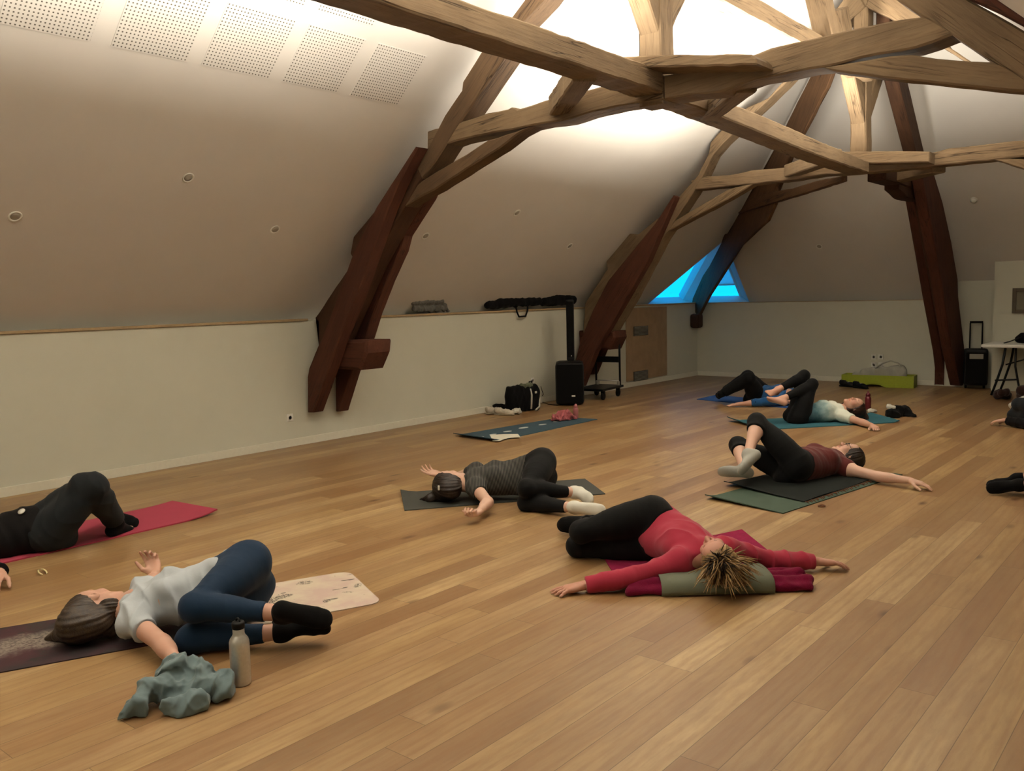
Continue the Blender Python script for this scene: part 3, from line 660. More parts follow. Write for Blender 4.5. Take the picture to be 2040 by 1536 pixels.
def person(name, label, J, hu, hf, top, legs, socks, S=1.0, h=.007, zmin=.008, skin='skin', toes=None, handL=None, handR=None, bust=1.0, fine=.0035, hip=1.0, belly=0.0, soles=None, headS=None):
    J = {k: np.array(v, float) for k, v in J.items()}
    root = thing(name, label, 'person', (J['pel'][0], J['pel'][1], 0))
    up = nrm(J['neck']-J['pel']); cu, cf, cr = frame3(up, np.cross(up, J['shR']-J['shL'])); pu, pf, pr = frame3(up, np.cross(up, J['hipR']-J['hipL']))
    mf = nrm(cf+pf); mu, mf, mr = frame3(up, mf)
    T = lambda t: J['neck']*(1-t)+J['pel']*t
    shC = (J['shL']+J['shR'])/2
    tors = [ell(T(.34)-cf*.0+cu*.0, [cr, cf, cu], V(.142, .100, .175)*S, .05),
            cone(J['shL']*.86+J['shR']*.14, J['shR']*.86+J['shL']*.14, .058*S, .058*S, .05),
            ell(T(.64), [mr, mf, mu], V(.126+belly*.3, .092+belly, .15)*S, .06), ell(T(.83)+pf*(.008+belly*.3), [mr, mf, mu], V(.138+belly*.3, .095+belly*.6, .11)*S, .06)]
    for s in (-1, 1): tors.append(ell(T(.36)+(cr*s*.068+cf*.072-cu*.0)*S, [cr, cf, cu], V(.058, .042, .060)*S*bust, .04))
    pelv = [ell(T(.99)-pf*.008, [pr, pf, pu], V(.155*hip, .108, .115)*S, .06)]
    for s in (-1, 1): pelv.append(ell(T(1.0)+(pr*s*.075-pf*.055-pu*.055)*S, [pr, pf, pu], V(.085*hip, .075, .09)*S, .05))
    thig = {}; calf = {}; foot = {}; uarm = {}; farm = {}; hands = {}
    for q, s in (('L', -1), ('R', 1)):
        H, K, A = J['hip'+q], J['kn'+q], J['an'+q]; td = nrm(K-H); sd = nrm(A-K)
        back = nrm(-(td-sd*np.dot(td, sd))+1e-6) if np.linalg.norm(np.cross(td, sd)) > .15 else -pf
        H2 = H+pr*s*.01; thig[q] = [cone(H2, K, .088*S*hip, .056*S, .05), ell(K*.35+H*.65, [td, nrm(np.cross(td, pr)+1e-6), nrm(np.cross(td, np.cross(td, pr)+1e-6))], V(.17, .083, .080)*S, .05)]
        kb = nrm(sd-td) if np.linalg.norm(sd-td) > .1 else back
        thig[q].append(ell(K-kb*.006*S, np.eye(3), V(.053, .053, .053)*S, .03))
        calf[q] = [cone(K, A, .051*S, .035*S, .03), ell(K*.68+A*.32+back*-.0+(-nrm(td-sd*np.dot(td, sd)) if np.linalg.norm(td-sd*np.dot(td, sd)) > .1 else back)*.012*S, [sd, nrm(np.cross(sd, back)+1e-6), nrm(np.cross(sd, np.cross(sd, back)+1e-6))], V(.12, .048, .050)*S, .03)]
        tp = np.array(toes[q] if toes else A+pf*.15, float); fd = nrm(tp-A)
        so = np.array(soles[q], float) if soles and q in soles else sd-fd*np.dot(sd, fd)
        so = nrm(so-fd*np.dot(so, fd)); fs = np.cross(fd, so)
        fd = nrm(fd-so*-.0); heel = A-fd*.028*S+so*.045*S; ball = A+fd*.125*S+so*.055*S; toe = A+fd*.175*S+so*.062*S
        F = [cone(A, heel, .035*S, .030*S, .02), cone(A, ball, .034*S, .019*S, .025), cone(heel, ball, .029*S, .020*S, .02)]
        for o in (-1, 1): F.append(cone(heel+fs*o*.004*S, ball+fs*o*.024*S, .026*S, .020*S, .02))
        if socks is None or socks.get('bare'):
            for i, (o, l, r_) in enumerate(((.032, .048, .0135), (.014, .050, .0095), (-.003, .045, .009), (-.019, .037, .0085), (-.033, .028, .008))):
                b0 = ball+fs*o*.9*s*-1*S+so*.004*S; F.append(cone(b0, b0+(fd*l+fs*o*.1*s*-1)*S, r_*1.25*S, r_*S, .008))
        else: F.append(ell(toe-fd*.012*S, [fd, fs, so], V(.040, .041, .019)*S, .02))
        foot[q] = F
        sh, el, wr = J['sh'+q], J['el'+q], J['wr'+q]
        uarm[q] = [cone(sh, el, .049*S, .038*S, .03), ell(sh, np.eye(3), V(.056, .056, .056)*S, .04)]
        ad = nrm(wr-el); farm[q] = [cone(el, wr, .038*S, .026*S, .02), ell(el*.72+wr*.28, [ad, nrm(np.cross(ad, V(0, 0, 1))+1e-6), nrm(np.cross(ad, np.cross(ad, V(0, 0, 1)))+1e-6)], V(.085, .041, .037)*S, .02)]
        hd = dict(d=ad, n=V(0, 0, -1), curl=.35, spread=.1, thumb=.8); hd.update((handL if q == 'L' else handR) or {})
        if hd.get('hide'): hands[q] = [cone(wr, wr+ad*.1, .025, .02)]; continue
        hands[q] = [cone(wr-ad*.05*S, wr+nrm(ad+hd['d'])*.012*S, .028*S, .0235*S, .015)]+hand_prims(wr, hd['d'], hd['n'], q, S*1.0, hd['curl'], hd['spread'], hd['thumb'])
    HS = headS or S
    hc = J['head']; hp = head_prims(hc, hu, hf, HS); u_, f_, r_ = frame3(hu, hf)
    nb = J['neck']; neck = [cone(hc-f_*.03*HS-u_*.07*HS, nb, .052*HS, .060*S, .04), cone(nb, shC*.7+T(.3)*.3, .062*S, .07*S, .05)]
    # trapezius
    for q in 'LR': neck.append(cone(nb, J['sh'+q]*.75+nb*.25, .052*S, .048*S, .05))
    body = tors+pelv
    for q in 'LR': body += thig[q]+calf[q]+uarm[q]+farm[q]
    for q in 'LR': body += foot[q]
    parts = [shape(body+neck, h, zmin)]
    parts.append(shape(hp, fine, zmin)); lipn = len(parts[0][0])
    for q in 'LR': parts.append(shape(hands[q], fine*.8, zmin-.003, 1))
    tot = sum(len(p[0]) for p in parts); lip = np.zeros(tot); lip[lipn:lipn+len(parts[1][0])] = lips_attr(parts[1][0], hc, hu, hf, HS)
    npmesh('body', parts, skin, root, attrs={'lip': lip})
    # eyelashes, brows
    def L(a, b, c): return hc+(r_*a+f_*b+u_*c)*HS
    o = np.array(root.location)
    for s in (-1, 1) if fine < .004 else ():
        bm = bmesh.new(); add_tube(bm, [L(s*(.016+.030*t), .0945-.004*t-.012*t*t, .0315+.005*math.sin(t*2.6))-o for t in (0, .33, .66, 1)], [.002, .0032, .003, .001], 6)
        bmobj('eyebrow', bm, 'hair_dark', root, True)
        bm = bmesh.new(); add_tube(bm, [L(s*(.0175+.027*t), .0905-.010*(2*t-1)**2, .004-.0035*math.sin(t*PI))-o for t in (0, .25, .5, .75, 1)], [.0007, .0013, .0015, .0013, .0007], 6)
        bmobj('eyelash', bm, 'hair_dark', root, True)
    # clothing
    if top:
        g = top.get('g', .010); hem = T(top.get('hem', .92)); nk = nb+up*top.get('neck', .012); cl = [(-up, hem), (nrm(up+cf*top.get('scoop', .35)), nk)]
        pr_ = [grow(p, g, cl) for p in tors]+[grow(p, g, [(-up, hem)]) for p in pelv]+[grow(p, g*.6, [(nrm(up+cf*top.get('scoop', .35)), nk)]) for p in neck[1:]]
        for q in 'LR':
            sl = top.get('sleeve', .5); sh, el, wr = J['sh'+q], J['el'+q], J['wr'+q]
            if sl <= 0:
                ad = nrm(el-sh); pr_ += [grow(uarm[q][1], g*.6, [(ad, sh+ad*.02)])]
            elif sl <= 1:
                c = sh+(el-sh)*sl; n_ = nrm(el-sh); pr_ += [grow(uarm[q][0], g*1.3, [(n_, c)]), grow(uarm[q][1], g)]
            else:
                c = el+(wr-el)*(sl-1); n_ = nrm(wr-el); pr_ += [grow(uarm[q][0], g), grow(uarm[q][1], g), grow(farm[q][0], g, [(n_, c)]), grow(farm[q][1], g*.7, [(n_, c)])]
                if sl > 1.6: pr_.append(cone(el, wr, .038*S+g, .034*S+g*.6, .02, [(n_, c)]))
        P, Q = shape(pr_, h, zmin-.002)
        P = folds(P, Q, top.get('fold', .006), top.get('freq', 38), top.get('dirs', [up, up+cr*.6]), 3, zmin-.003)
        tob = npmesh(top.get('name', 'top'), [(P, Q)], top['mat'], root)
        if 'label' in top: tob['label'] = top['label']
        if 'grad' in top or top.get('coord'):
            rel = (P-J['neck']); at = tob.data.attributes.new('along', 'FLOAT', 'POINT')
            at.data.foreach_set('value', ((rel@(-up))/max(np.linalg.norm(J['pel']-J['neck']), .1)).astype(np.float32))
        if top.get('cuff'):
            for q in 'LR':
                sl = top['sleeve']; el, wr = J['el'+q], J['wr'+q]; c = el+(wr-el)*(sl-1); n_ = nrm(wr-el)
                pc = [cone(el, wr, .041*S+g, .028*S+g, .02, [(n_, c+n_*.002), (-n_, c-n_*top['cuff'])])]
                npmesh('cuff', [shape(pc, h*.8, zmin-.004)], top['cuffmat'], root)
    if legs:
        g = legs.get('g', .006); hem = T(legs.get('waist', .80)); end = legs.get('end', .85); cl = [(up, hem)]
        pr_ = [grow(p, g, cl) for p in tors[2:4]]+[grow(p, g, cl) for p in pelv]
        for q in 'LR':
            K, A = J['kn'+q], J['an'+q]; n_ = nrm(A-K); c = K+(A-K)*end
            pr_ += [grow(p, g) for p in thig[q]]+[grow(p, g+legs.get('flare', 0), [(n_, c)]) for p in calf[q]]
        P, Q = shape(pr_, h, zmin-.001)
        P = folds(P, Q, legs.get('fold', .002), legs.get('freq', 45), [up, nrm(J['knL']-J['hipL'])], 5, zmin-.002)
        lob = npmesh(legs.get('name', 'leggings'), [(P, Q)], legs['mat'], root)
        if 'label' in legs: lob['label'] = legs['label']
    if socks and not socks.get('bare'):
        for q in 'LR':
            K, A = J['kn'+q], J['an'+q]; n_ = nrm(K-A); c = A+n_*socks.get('h', .03)
            pr_ = [grow(foot[q][0], .0045, [(n_, c)])]+[grow(p, .0045) for p in foot[q][1:]]+[grow(calf[q][0], .005, [(n_, c)])]
            so_ = npmesh('sock', [shape(pr_, h*.85, zmin-.003)], socks['mat'], root)
            if 'label' in socks: so_['label'] = socks['label']
    return root, dict(C=hc, u=u_, f=f_, r=r_, S=HS, L=L, J=J, o=o, T=T, cf=cf, cu=cu, cr=cr, pf=pf, pr=pr)
def hair_shell(root, I, mat, extra=(), thick=.016, h=.005, zmin=.006, fringe=.045, strands=0, slen=.08, seed=1, back=(0, -.02, -.075), label=None, down=None, name='hair'):
    """cap of hair over the skull with locks, open over the face"""
    C, u, f, r, S = I['C'], I['u'], I['f'], I['r'], I['S']
    A = [r, f, u]; L = I['L']
    cl = [(nrm(f*.9-u*.45), L(0, fringe, .055))] if fringe >= 0 else [(nrm(f*.7-u*.7), L(0, -.02, .02))]
    P_ = [ell(L(0, -.022, .030), A, V(.074+thick, .094+thick, .086+thick)*S, .02, cl), ell(L(*back), A, V(.070+thick, .060+thick, .062)*S, .03, [(f, L(0, .012 if fringe >= 0 else -.032, 0))])]
    P_ += [grow(e, 0, [(f, L(0, -.03, 0))]) for e in extra[:1]]+list(extra[1:]) if fringe < 0 else list(extra); P, Q = shape(P_, h, zmin); N = vnormals(P, Q); rs = np.random.RandomState(seed)
    q = P-C; ang = np.arctan2(q@r, q@f); w = np.zeros(len(P))
    for k in (17, 29, 43): w += np.sin(ang*k+(q@u)*rs.uniform(-25, 25)+rs.uniform(0, 6))
    P = P+N*(w*.0013)[:, None]; P[:, 2] = np.maximum(P[:, 2], zmin)
    ob = npmesh(name, [(P, Q)], mat, root)
    if label: ob['label'] = label
    return ob
def hair_mat(name, c1, c2):
    t = NT(name); o = t.n('ShaderNodeTexCoord').outputs['Object']
    n = t.noise(t.vec('MULTIPLY', o, (1, 1, 1)), 40, 5, .7)
    t.bump(t.noise(o, 160, 4), .4, .004)
    return t.set(Base_Color=t.mix(t.ramp(n, [(.35, 0.0), (.65, 1.0)]), lin(c1), lin(c2)), Roughness=.5)
M['hair_dark'] = hair_mat('dark_brown_hair', '17100c', '2a1d16'); M['hair_brown'] = hair_mat('brown_hair', '1d1410', '40301f'); M['hair_blond'] = hair_mat('blond_hair', '6b4d2c', 'a98a58')
M['hair_red'] = hair_mat('auburn_hair', '26120c', '3c2015')
# ------------------------------------------------------------------ the people
JT = {"blue": {"head": [-4.1, 1.847, 0.132], "neck": [-4.0, 1.975, 0.117], "pel": [-3.684, 2.36, 0.204], "shL": [-4.111, 2.107, 0.147], "shR": [-3.844, 1.898, 0.113], "elL": [-4.343, 2.255, 0.094], "elR": [-3.568, 1.882, 0.079], "wrL": [-4.543, 2.387, 0.073], "wrR": [-3.336, 1.82, 0.073], "hipL": [-3.635, 2.391, 0.285], "hipR": [-3.702, 2.386, 0.114], "knL": [-3.502, 2.011, 0.218], "knR": [-3.545, 2.007, 0.059], "anL": [-3.179, 2.241, 0.191], "anR": [-3.26, 2.287, 0.074]}, "stripe": {"head": [-4.609, 4.811, 0.144], "neck": [-4.485, 4.922, 0.131], "pel": [-4.095, 5.235, 0.197], "shL": [-4.566, 5.064, 0.193], "shR": [-4.348, 4.813, 0.131], "elL": [-4.829, 5.108, 0.104], "elR": [-4.11, 4.673, 0.083], "wrL": [-5.063, 5.163, 0.092], "wrR": [-4.003, 4.459, 0.075], "hipL": [-4.037, 5.23, 0.276], "hipR": [-4.101, 5.262, 0.104], "knL": [-3.899, 4.857, 0.174], "knR": [-3.927, 4.892, 0.06], "anL": [-3.726, 5.21, 0.102], "anR": [-3.53, 4.934, 0.07]}, "red": {"head": [-2.008, 4.107, 0.174], "neck": [-2.148, 4.189, 0.178], "pel": [-2.597, 4.405, 0.184], "shL": [-2.252, 4.056, 0.121], "shR": [-2.091, 4.355, 0.148], "elL": [-2.41, 3.83, 0.073], "elR": [-1.926, 4.568, 0.068], "wrL": [-2.587, 3.67, 0.04], "wrR": [-1.743, 4.723, 0.054], "hipL": [-2.62, 4.389, 0.09], "hipR": [-2.589, 4.368, 0.274], "knL": [-2.969, 4.172, 0.069], "knR": [-2.894, 4.102, 0.183], "anL": [-3.177, 4.513, 0.069], "anR": [-3.091, 4.446, 0.131]}, "maroon": {"head": [-2.532, 7.524, 0.129], "neck": [-2.582, 7.361, 0.128], "pel": [-2.745, 6.868, 0.124], "shL": [-2.435, 7.276, 0.065], "shR": [-2.76, 7.39, 0.137], "elL": [-2.168, 7.161, 0.058], "elR": [-2.624, 7.639, 0.069], "wrL": [-1.922, 7.118, 0.063], "wrR": [-2.598, 7.887, 0.06], "hipL": [-2.707, 6.803, 0.188], "hipR": [-2.815, 6.92, 0.078], "knL": [-3.02, 6.782, 0.481], "knR": [-3.187, 6.794, 0.271], "anL": [-2.933, 6.431, 0.271], "anR": [-3.046, 6.423, 0.159]}, "ombre": {"head": [-3.465, 10.46, 0.176], "neck": [-3.584, 10.362, 0.122], "pel": [-3.951, 10.023, 0.103], "shL": [-3.492, 10.22, 0.08], "shR": [-3.721, 10.465, 0.15], "elL": [-3.249, 10.083, 0.049], "elR": [-3.689, 10.732, 0.071], "wrL": [-3.076, 9.917, 0.044], "wrR": [-3.704, 10.971, 0.064], "hipL": [-3.918, 9.938, 0.08], "hipR": [-3.994, 10.103, 0.135], "knL": [-3.81, 10.073, 0.452], "knR": [-3.951, 10.184, 0.539], "anL": [-4.038, 9.782, 0.3], "anR": [-4.131, 9.858, 0.395]}, "far": {"head": [-4.485, 11.391, 0.132], "neck": [-4.646, 11.42, 0.15], "pel": [-5.135, 11.534, 0.124], "shL": [-4.711, 11.268, 0.089], "shR": [-4.645, 11.595, 0.143], "elL": [-4.934, 11.096, 0.064], "elR": [-4.742, 11.848, 0.071], "wrL": [-5.159, 10.98, 0.039], "wrR": [-4.775, 12.086, 0.061], "hipL": [-5.097, 11.449, 0.1], "hipR": [-5.147, 11.626, 0.147], "knL": [-5.081, 11.144, 0.372], "knR": [-5.16, 11.289, 0.381], "anL": [-5.416, 11.072, 0.164], "anR": [-5.498, 11.282, 0.165]}, "left": {"head": [-6.07, 1.695, 0.098], "neck": [-6.031, 1.865, 0.081], "pel": [-5.893, 2.376, 0.135], "shL": [-6.189, 1.939, 0.144], "shR": [-5.845, 1.852, 0.079], "elL": [-6.43, 2.094, 0.068], "elR": [-5.55, 1.876, 0.05], "wrL": [-6.645, 2.231, 0.059], "wrR": [-5.298, 1.878, 0.074], "hipL": [-5.977, 2.428, 0.159], "hipR": [-5.797, 2.349, 0.117], "knL": [-5.664, 2.533, 0.441], "knR": [-5.609, 2.571, 0.44], "anL": [-5.876, 2.744, 0.139], "anR": [-5.791, 2.758, 0.106]}, "rightA": {"head": [-1.258, 10.507, 0.083], "neck": [-1.339, 10.646, 0.119], "pel": [-1.589, 11.079, 0.166], "shL": [-1.501, 10.595, 0.079], "shR": [-1.21, 10.763, 0.093], "elL": [-1.732, 10.752, 0.052], "elR": [-1.106, 11.021, 0.062], "wrL": [-1.951, 10.849, 0.069], "wrR": [-0.949, 11.202, 0.052], "hipL": [-1.608, 11.15, 0.104], "hipR": [-1.594, 11.019, 0.24], "knL": [-1.952, 11.37, 0.062], "knR": [-1.898, 11.291, 0.199], "anL": [-1.984, 11.754, 0.137], "anR": [-1.948, 11.688, 0.188]}, "rightB": {"head": [-0.011, 7.892, 0.122], "neck": [-0.154, 7.811, 0.139], "pel": [-0.59, 7.566, 0.119], "shL": [-0.101, 7.651, 0.082], "shR": [-0.264, 7.946, 0.105], "elL": [-0.241, 7.409, 0.06], "elR": [-0.227, 8.221, 0.07], "wrL": [-0.311, 7.18, 0.051], "wrR": [-0.288, 8.453, 0.06], "hipL": [-0.56, 7.475, 0.109], "hipR": [-0.581, 7.661, 0.132], "knL": [-0.825, 7.172, 0.187], "knR": [-0.85, 7.369, 0.236], "anL": [-1.203, 7.259, 0.087], "anR": [-1.23, 7.342, 0.111]}}
def at_(p): return np.array(onz(*p))
def toe2(l, r): return dict(L=at_(l), R=at_(r))
def striped():
    t = NT('fine_striped_jersey'); at = t.n('ShaderNodeAttribute', attribute_name='along')
    s = t.math('FRACT', t.math('MULTIPLY', at.outputs['Fac'], 46.0)); m = t.math('GREATER_THAN', s, .66)
    o = t.n('ShaderNodeTexCoord').outputs['Object']; t.bump(t.noise(o, 300, 2), .2, .003)
    return t.set(Base_Color=t.mix(m, lin('151516'), lin('58564f')), Roughness=.9)
def ombre():
    t = NT('ombre_jersey'); at = t.n('ShaderNodeAttribute', attribute_name='along'); o = t.n('ShaderNodeTexCoord').outputs['Object']
    v = t.math('ADD', at.outputs['Fac'], t.math('MULTIPLY', t.math('SUBTRACT', t.noise(o, 14, 5), .5), .35))
    c = t.ramp(v, [(.18, lin('c9cdbf')), (.42, lin('8aa2a0')), (.68, lin('3c5f68')), (.92, lin('18303a'))])
    t.bump(t.noise(o, 300, 2), .2, .003); return t.set(Base_Color=c, Roughness=.9)
M['tee_white'] = fabric('pale_grey_tee', 'a4abb0'); M['navy'] = fabric('navy_leggings', '11283f', .8, .08, sheen=.05); M['blackleg'] = fabric('black_leggings', '070809', .85, .1, sheen=.03)
M['stripe'] = striped(); M['ombre'] = ombre(); M['coral'] = fabric('coral_red_jersey', '9c2c40', .9, .1); M['maroon'] = fabric('maroon_jersey', '582220', .9, .12)
M['sockwhite'] = fabric('white_sock', 'c9c8bd', .95, .05); M['sockgrey'] = fabric('grey_sock', '9a9a93', .95, .08); M['sockblack'] = fabric('black_sock', '050506', .95, sheen=.02)
M['jacket'] = fabric('black_jacket', '090708', .85, sheen=.03); M['trouser'] = fabric('charcoal_trousers', '1d2124', .9, .12, sheen=.04); M['bluetop'] = fabric('blue_top', '1f4f80', .9)
blk = dict(mat='sockblack', h=.03)
# 1 woman in navy leggings, nearest left
J = JT['blue']
R1, I1 = person('person', 'woman in pale tee and navy leggings lying twisted on the patterned mat', J, V(-.55, -.75, .02), V(-.80, .45, .30),
    dict(mat='tee_white', name='t_shirt', sleeve=.45, hem=.90, fold=.016, freq=30, scoop=.8, neck=.045, dirs=[V(.8, .5, .3), V(.3, .9, .2)]), dict(mat='navy', end=.80), blk, 1.0, .006, .008, 'skin',
    toe2((655, 1243, .10), (655, 1274, .05)), dict(d=V(-.75, .25, .6), n=V(.2, -.5, .8), curl=.75), dict(n=V(0, 0, -1)), hip=1.06)
hs = I1['L']
hair_shell(R1, I1, 'hair_brown', [cone(hs(0, -.06, .05), hs(.0, -.125, -.02)*1, .072, .055, .04), cone(hs(.0, -.12, .07), at_((128, 1262, .035)), .08, .04, .05), cone(at_((128, 1262, .035)), at_((94, 1272, .012)), .04, .012, .03),
    cone(hs(.0, -.12, .04), at_((165, 1266, .03)), .06, .03, .05), cone(hs(.0, -.10, -.02), at_((222, 1260, .04)), .045, .03, .04)], fringe=-.008, thick=.012, label='long brown hair spread on the mat')
# 2 woman in striped tee
J = JT['stripe']
R2, I2 = person('person', 'woman in black striped tee lying twisted on the dark grey mat', J, V(-.62, -.62, .05), V(-.62, .62, .42),
    dict(mat='stripe', name='t_shirt', sleeve=.35, hem=.86, coord=1, fold=.004, scoop=.3, neck=.05), dict(mat='blackleg', end=.82), dict(mat='sockwhite', h=.035, label='white ankle sock'), 1.0, .007, .008, 'skin_pale',
    toe2((1183, 1016, .07), (1197, 1018, .04)), dict(d=V(-.75, -.1, .1), n=V(-.3, -.3, 1), curl=.35), dict(d=V(.1, -.6, -.05), n=V(-.2, .1, 1), curl=1.25, spread=.03, thumb=.4), bust=1.08, hip=1.1)
hs = I2['L']
hair_shell(R2, I2, 'hair_dark', [cone(hs(.0, -.05, .03), hs(.02, -.12, -.01), .09, .065, .04), cone(hs(.03, -.10, .02), at_((882, 986, .045)), .08, .06, .05), cone(at_((882, 986, .045)), at_((858, 993, .03)), .055, .035, .04), cone(at_((858, 993, .03)), at_((838, 995, .012)), .03, .010, .03)], fringe=-.005, label='dark brown ponytail', back=(0, -.035, -.03))
hc = box('hair_clip', Vector(at_((874, 972, .16)))-R2.location, (.012, .012, .035), 'white', R2, None, .003)
# 3 woman in coral red top, nearest right
J = dict(JT['red']); J['neck'] = [-2.16, 4.20, .158]; J['head'] = [-2.035, 4.10, .178]
R3, I3 = person('person', 'blond woman in coral red long-sleeved top lying with arms outstretched', J, V(.50, -.80, .10), V(-.40, -.22, .88),
    dict(mat='coral', name='long_sleeved_top', sleeve=1.9, hem=.93, fold=.006, freq=30, dirs=[V(.3, .95, .1)], scoop=.05, neck=.035), dict(mat='blackleg', end=.97), blk, 1.0, .006, .008, 'skin_old',
    toe2((1103, 1052, .05), (1106, 1048, .10)), dict(d=V(-.62, -.72, -.12), n=V(0, 0, -1), curl=.22, spread=.2), dict(d=V(.72, .66, -.1), n=V(.1, -.1, -1), curl=.2, spread=.1), hip=1.05, bust=.35)
L3 = I3['L']
hair_shell(R3, I3, 'hair_blond', [], thick=.018, fringe=.06, label='short tousled blond hair', zmin=.06)
bm = bmesh.new(); rr = random.Random(5)
for i in range(520):
    th = rr.uniform(0, 2*PI); ph = math.acos(rr.uniform(-.35, 1)); d = V(math.sin(ph)*math.cos(th), math.sin(ph)*math.sin(th), math.cos(ph))   # r,f,u
    if d[1] > .15 and d[2] < .78: continue
    p = V(d[0]*.088, -.022+d[1]*.108, .03+d[2]*.100); ln = rr.uniform(.06, .13)*(1.25 if d[2] > .2 else 1)
    dv = nrm(I3['r']*d[0]+I3['f']*(d[1]-.25)+I3['u']*d[2]+V(rr.uniform(-.5, .5), rr.uniform(-.5, .5), rr.uniform(-.4, .2)))
    p0 = L3(*(p*.95)); pts = []; v = dv.copy(); c = p0.copy(); sw = V(rr.uniform(-.35, .35), rr.uniform(-.35, .35), rr.uniform(-.55, -.1))
    for k in range(5):
        pts.append(c-I3['o']); v = nrm(v+sw*.35); c = c+v*ln/4
        if c[2] < .075 and np.linalg.norm(c[:2]-I3['C'][:2]) < .2: c[2] = .075+rr.uniform(0, .01)
        c[2] = max(c[2], .012)
    w = rr.uniform(.0022, .0042); add_tube(bm, pts, [w, w*1.1, w*.9, w*.6, w*.15], 5)
o = bmobj('hair_locks', bm, 'hair_blond', R3, True); o['kind'] = 'stuff'
bm = bmesh.new()
for i in range(150):
    th = rr.uniform(0, 2*PI); ph = rr.uniform(0, .75); d = V(math.sin(ph)*math.cos(th), math.sin(ph)*math.sin(th), math.cos(ph))
    c = L3(d[0]*.09, -.01+d[1]*.105, .03+d[2]*.106); v = nrm(I3['r']*d[0]*1.6+I3['f']*(d[1]*1.6-.2)+I3['u']*d[2]*.6+V(rr.uniform(-.3, .3), rr.uniform(-.3, .3), rr.uniform(-.3, .1))); pts = []
    for k in range(4): pts.append(c-I3['o']); c = c+v*rr.uniform(.012, .02); v = nrm(v+V(0, 0, -.12))
    add_tube(bm, pts, [.0028, .003, .0022, .0006], 5)
o = bmobj('hair_roots', bm, 'hair_brown', R3, True); o['kind'] = 'stuff'; o['label'] = 'dark hair roots at the crown'
# 4 person in maroon top and glasses
J = dict(JT['maroon']); J['anR'] = [-2.985, 6.47, .145]
R4, I4 = person('person', 'person in maroon top and black capris lying with bare calves crossed, one arm outstretched', J, V(.72, .66, .12), V(-.22, .05, .95),
    dict(mat='maroon', name='top', sleeve=.0, hem=.86, fold=.004, scoop=.4), dict(mat='blackleg', end=.24, name='capri_leggings', g=.009, flare=.006), dict(mat='sockgrey', h=.02, label='grey ankle sock'), 1.04, .008, .012, 'skin_pale',
    dict(L=at_((1456, 938, .17)), R=np.array(J['anR'])+V(-.14, -.1, .02)), dict(d=V(.93, .1, -.18), n=V(.1, 0, -1), curl=.3, spread=.12, thumb=1.1), None, belly=.03, bust=1.1, soles=dict(R=V(.4, -.85, -.35)))
hair_shell(R4, I4, 'hair_dark', [], thick=.018, h=.006, fringe=.085, label='short dark hair')
g4 = I4['L']; gl_ = None
M['specs'] = plain('dark_glasses_frame', '15110f', .3, var=.1)
for s in (-1, 1):
    bm = bmesh.new(); add_tube(bm, [g4(s*.033+.024*math.cos(a), .104-.004*abs(math.cos(a)), .006+.018*math.sin(a))-I4['o'] for a in [2*PI*k/16 for k in range(17)]], .0022, 6, False); gl_ = bmobj('glasses_rim', bm, 'specs', R4, True)
    tube('glasses_arm', [g4(s*.057, .10, .008)-I4['o'], g4(s*.076, .04, .012)-I4['o'], g4(s*.078, -.02, .010)-I4['o']], .002, 'specs', R4, 6)
# 5 person in ombre tee
J = JT['ombre']
R5, I5 = person('person', 'barefoot person in white to teal tee and black leggings on the teal mat, knees raised', J, V(.75, .62, .0), V(.10, -.42, .88),
    dict(mat='ombre', name='t_shirt', sleeve=.5, hem=.90, coord=1, fold=.004), dict(mat='blackleg', end=.86), dict(bare=1), 1.0, .009, .012, 'skin',
    toe2((1525, 784, .36), (1508, 778, .43)), dict(d=V(.62, -.75, -.15), n=V(0, 0, -1), curl=.6, spread=.12), None)
hs = I5['L']
hair_shell(R5, I5, 'hair_red', [cone(hs(0, -.06, .05), at_((1722, 832, .03)), .085, .05, .05)], h=.006, label='auburn hair')
# 6 person behind, blue sleeve
J = JT['far']
R6, I6 = person('person', 'person in blue top with black cuffs and black trousers on the farthest mat', J, V(.8, .55, .05), V(0, -.1, 1),
    dict(mat='bluetop', name='top', sleeve=1.3, hem=.84, g=.013, cuff=.06, cuffmat='blackleg'), dict(mat='blackleg', end=.97, g=.028, name='trousers'), blk, 1.0, .010, .012, 'skin',
    toe2((1428, 788, .06), (1432, 784, .06)), dict(d=V(-.85, -.42, -.12), n=V(0, 0, -1), curl=.35, spread=.15), None)
hair_shell(R6, I6, 'hair_dark', [], h=.008)
# 7 person at the left edge
J = dict(JT['left']); J['knL'] = [-5.665, 2.535, .40]; J['knR'] = [-5.61, 2.575, .395]; J['anR'] = [-5.79, 2.79, .085]; J['anL'] = list(at_((222, 1024, .09)))
R7, I7 = person('person', 'person in black jacket and charcoal trousers lying knees up on the red mat', J, V(-.2, -1, .03), V(.2, .1, .95),
    dict(mat='jacket', name='jacket', sleeve=1.93, hem=1.02, g=.022, fold=.006, freq=26), dict(mat='trouser', name='trousers', end=.90, g=.018, flare=.014, fold=.006, freq=30), blk, 1.06, .007, .012, 'skin',
    toe2((292, 1050, .045), (284, 1034, .045)), None, dict(d=V(.72, -.6, -.15), n=V(0, 0, -1), curl=.9, spread=.05), belly=.02)
hair_shell(R7, I7, 'hair_dark', [], h=.008)
lb = lathe('zip_badge', [(.0, 0), (.022, 0), (.022, .004), (.0, .005)], 'white', R7, Vector(at_((43, 1019, .275)))-R7.location, 16, Vector((.3, -.5, .8)))
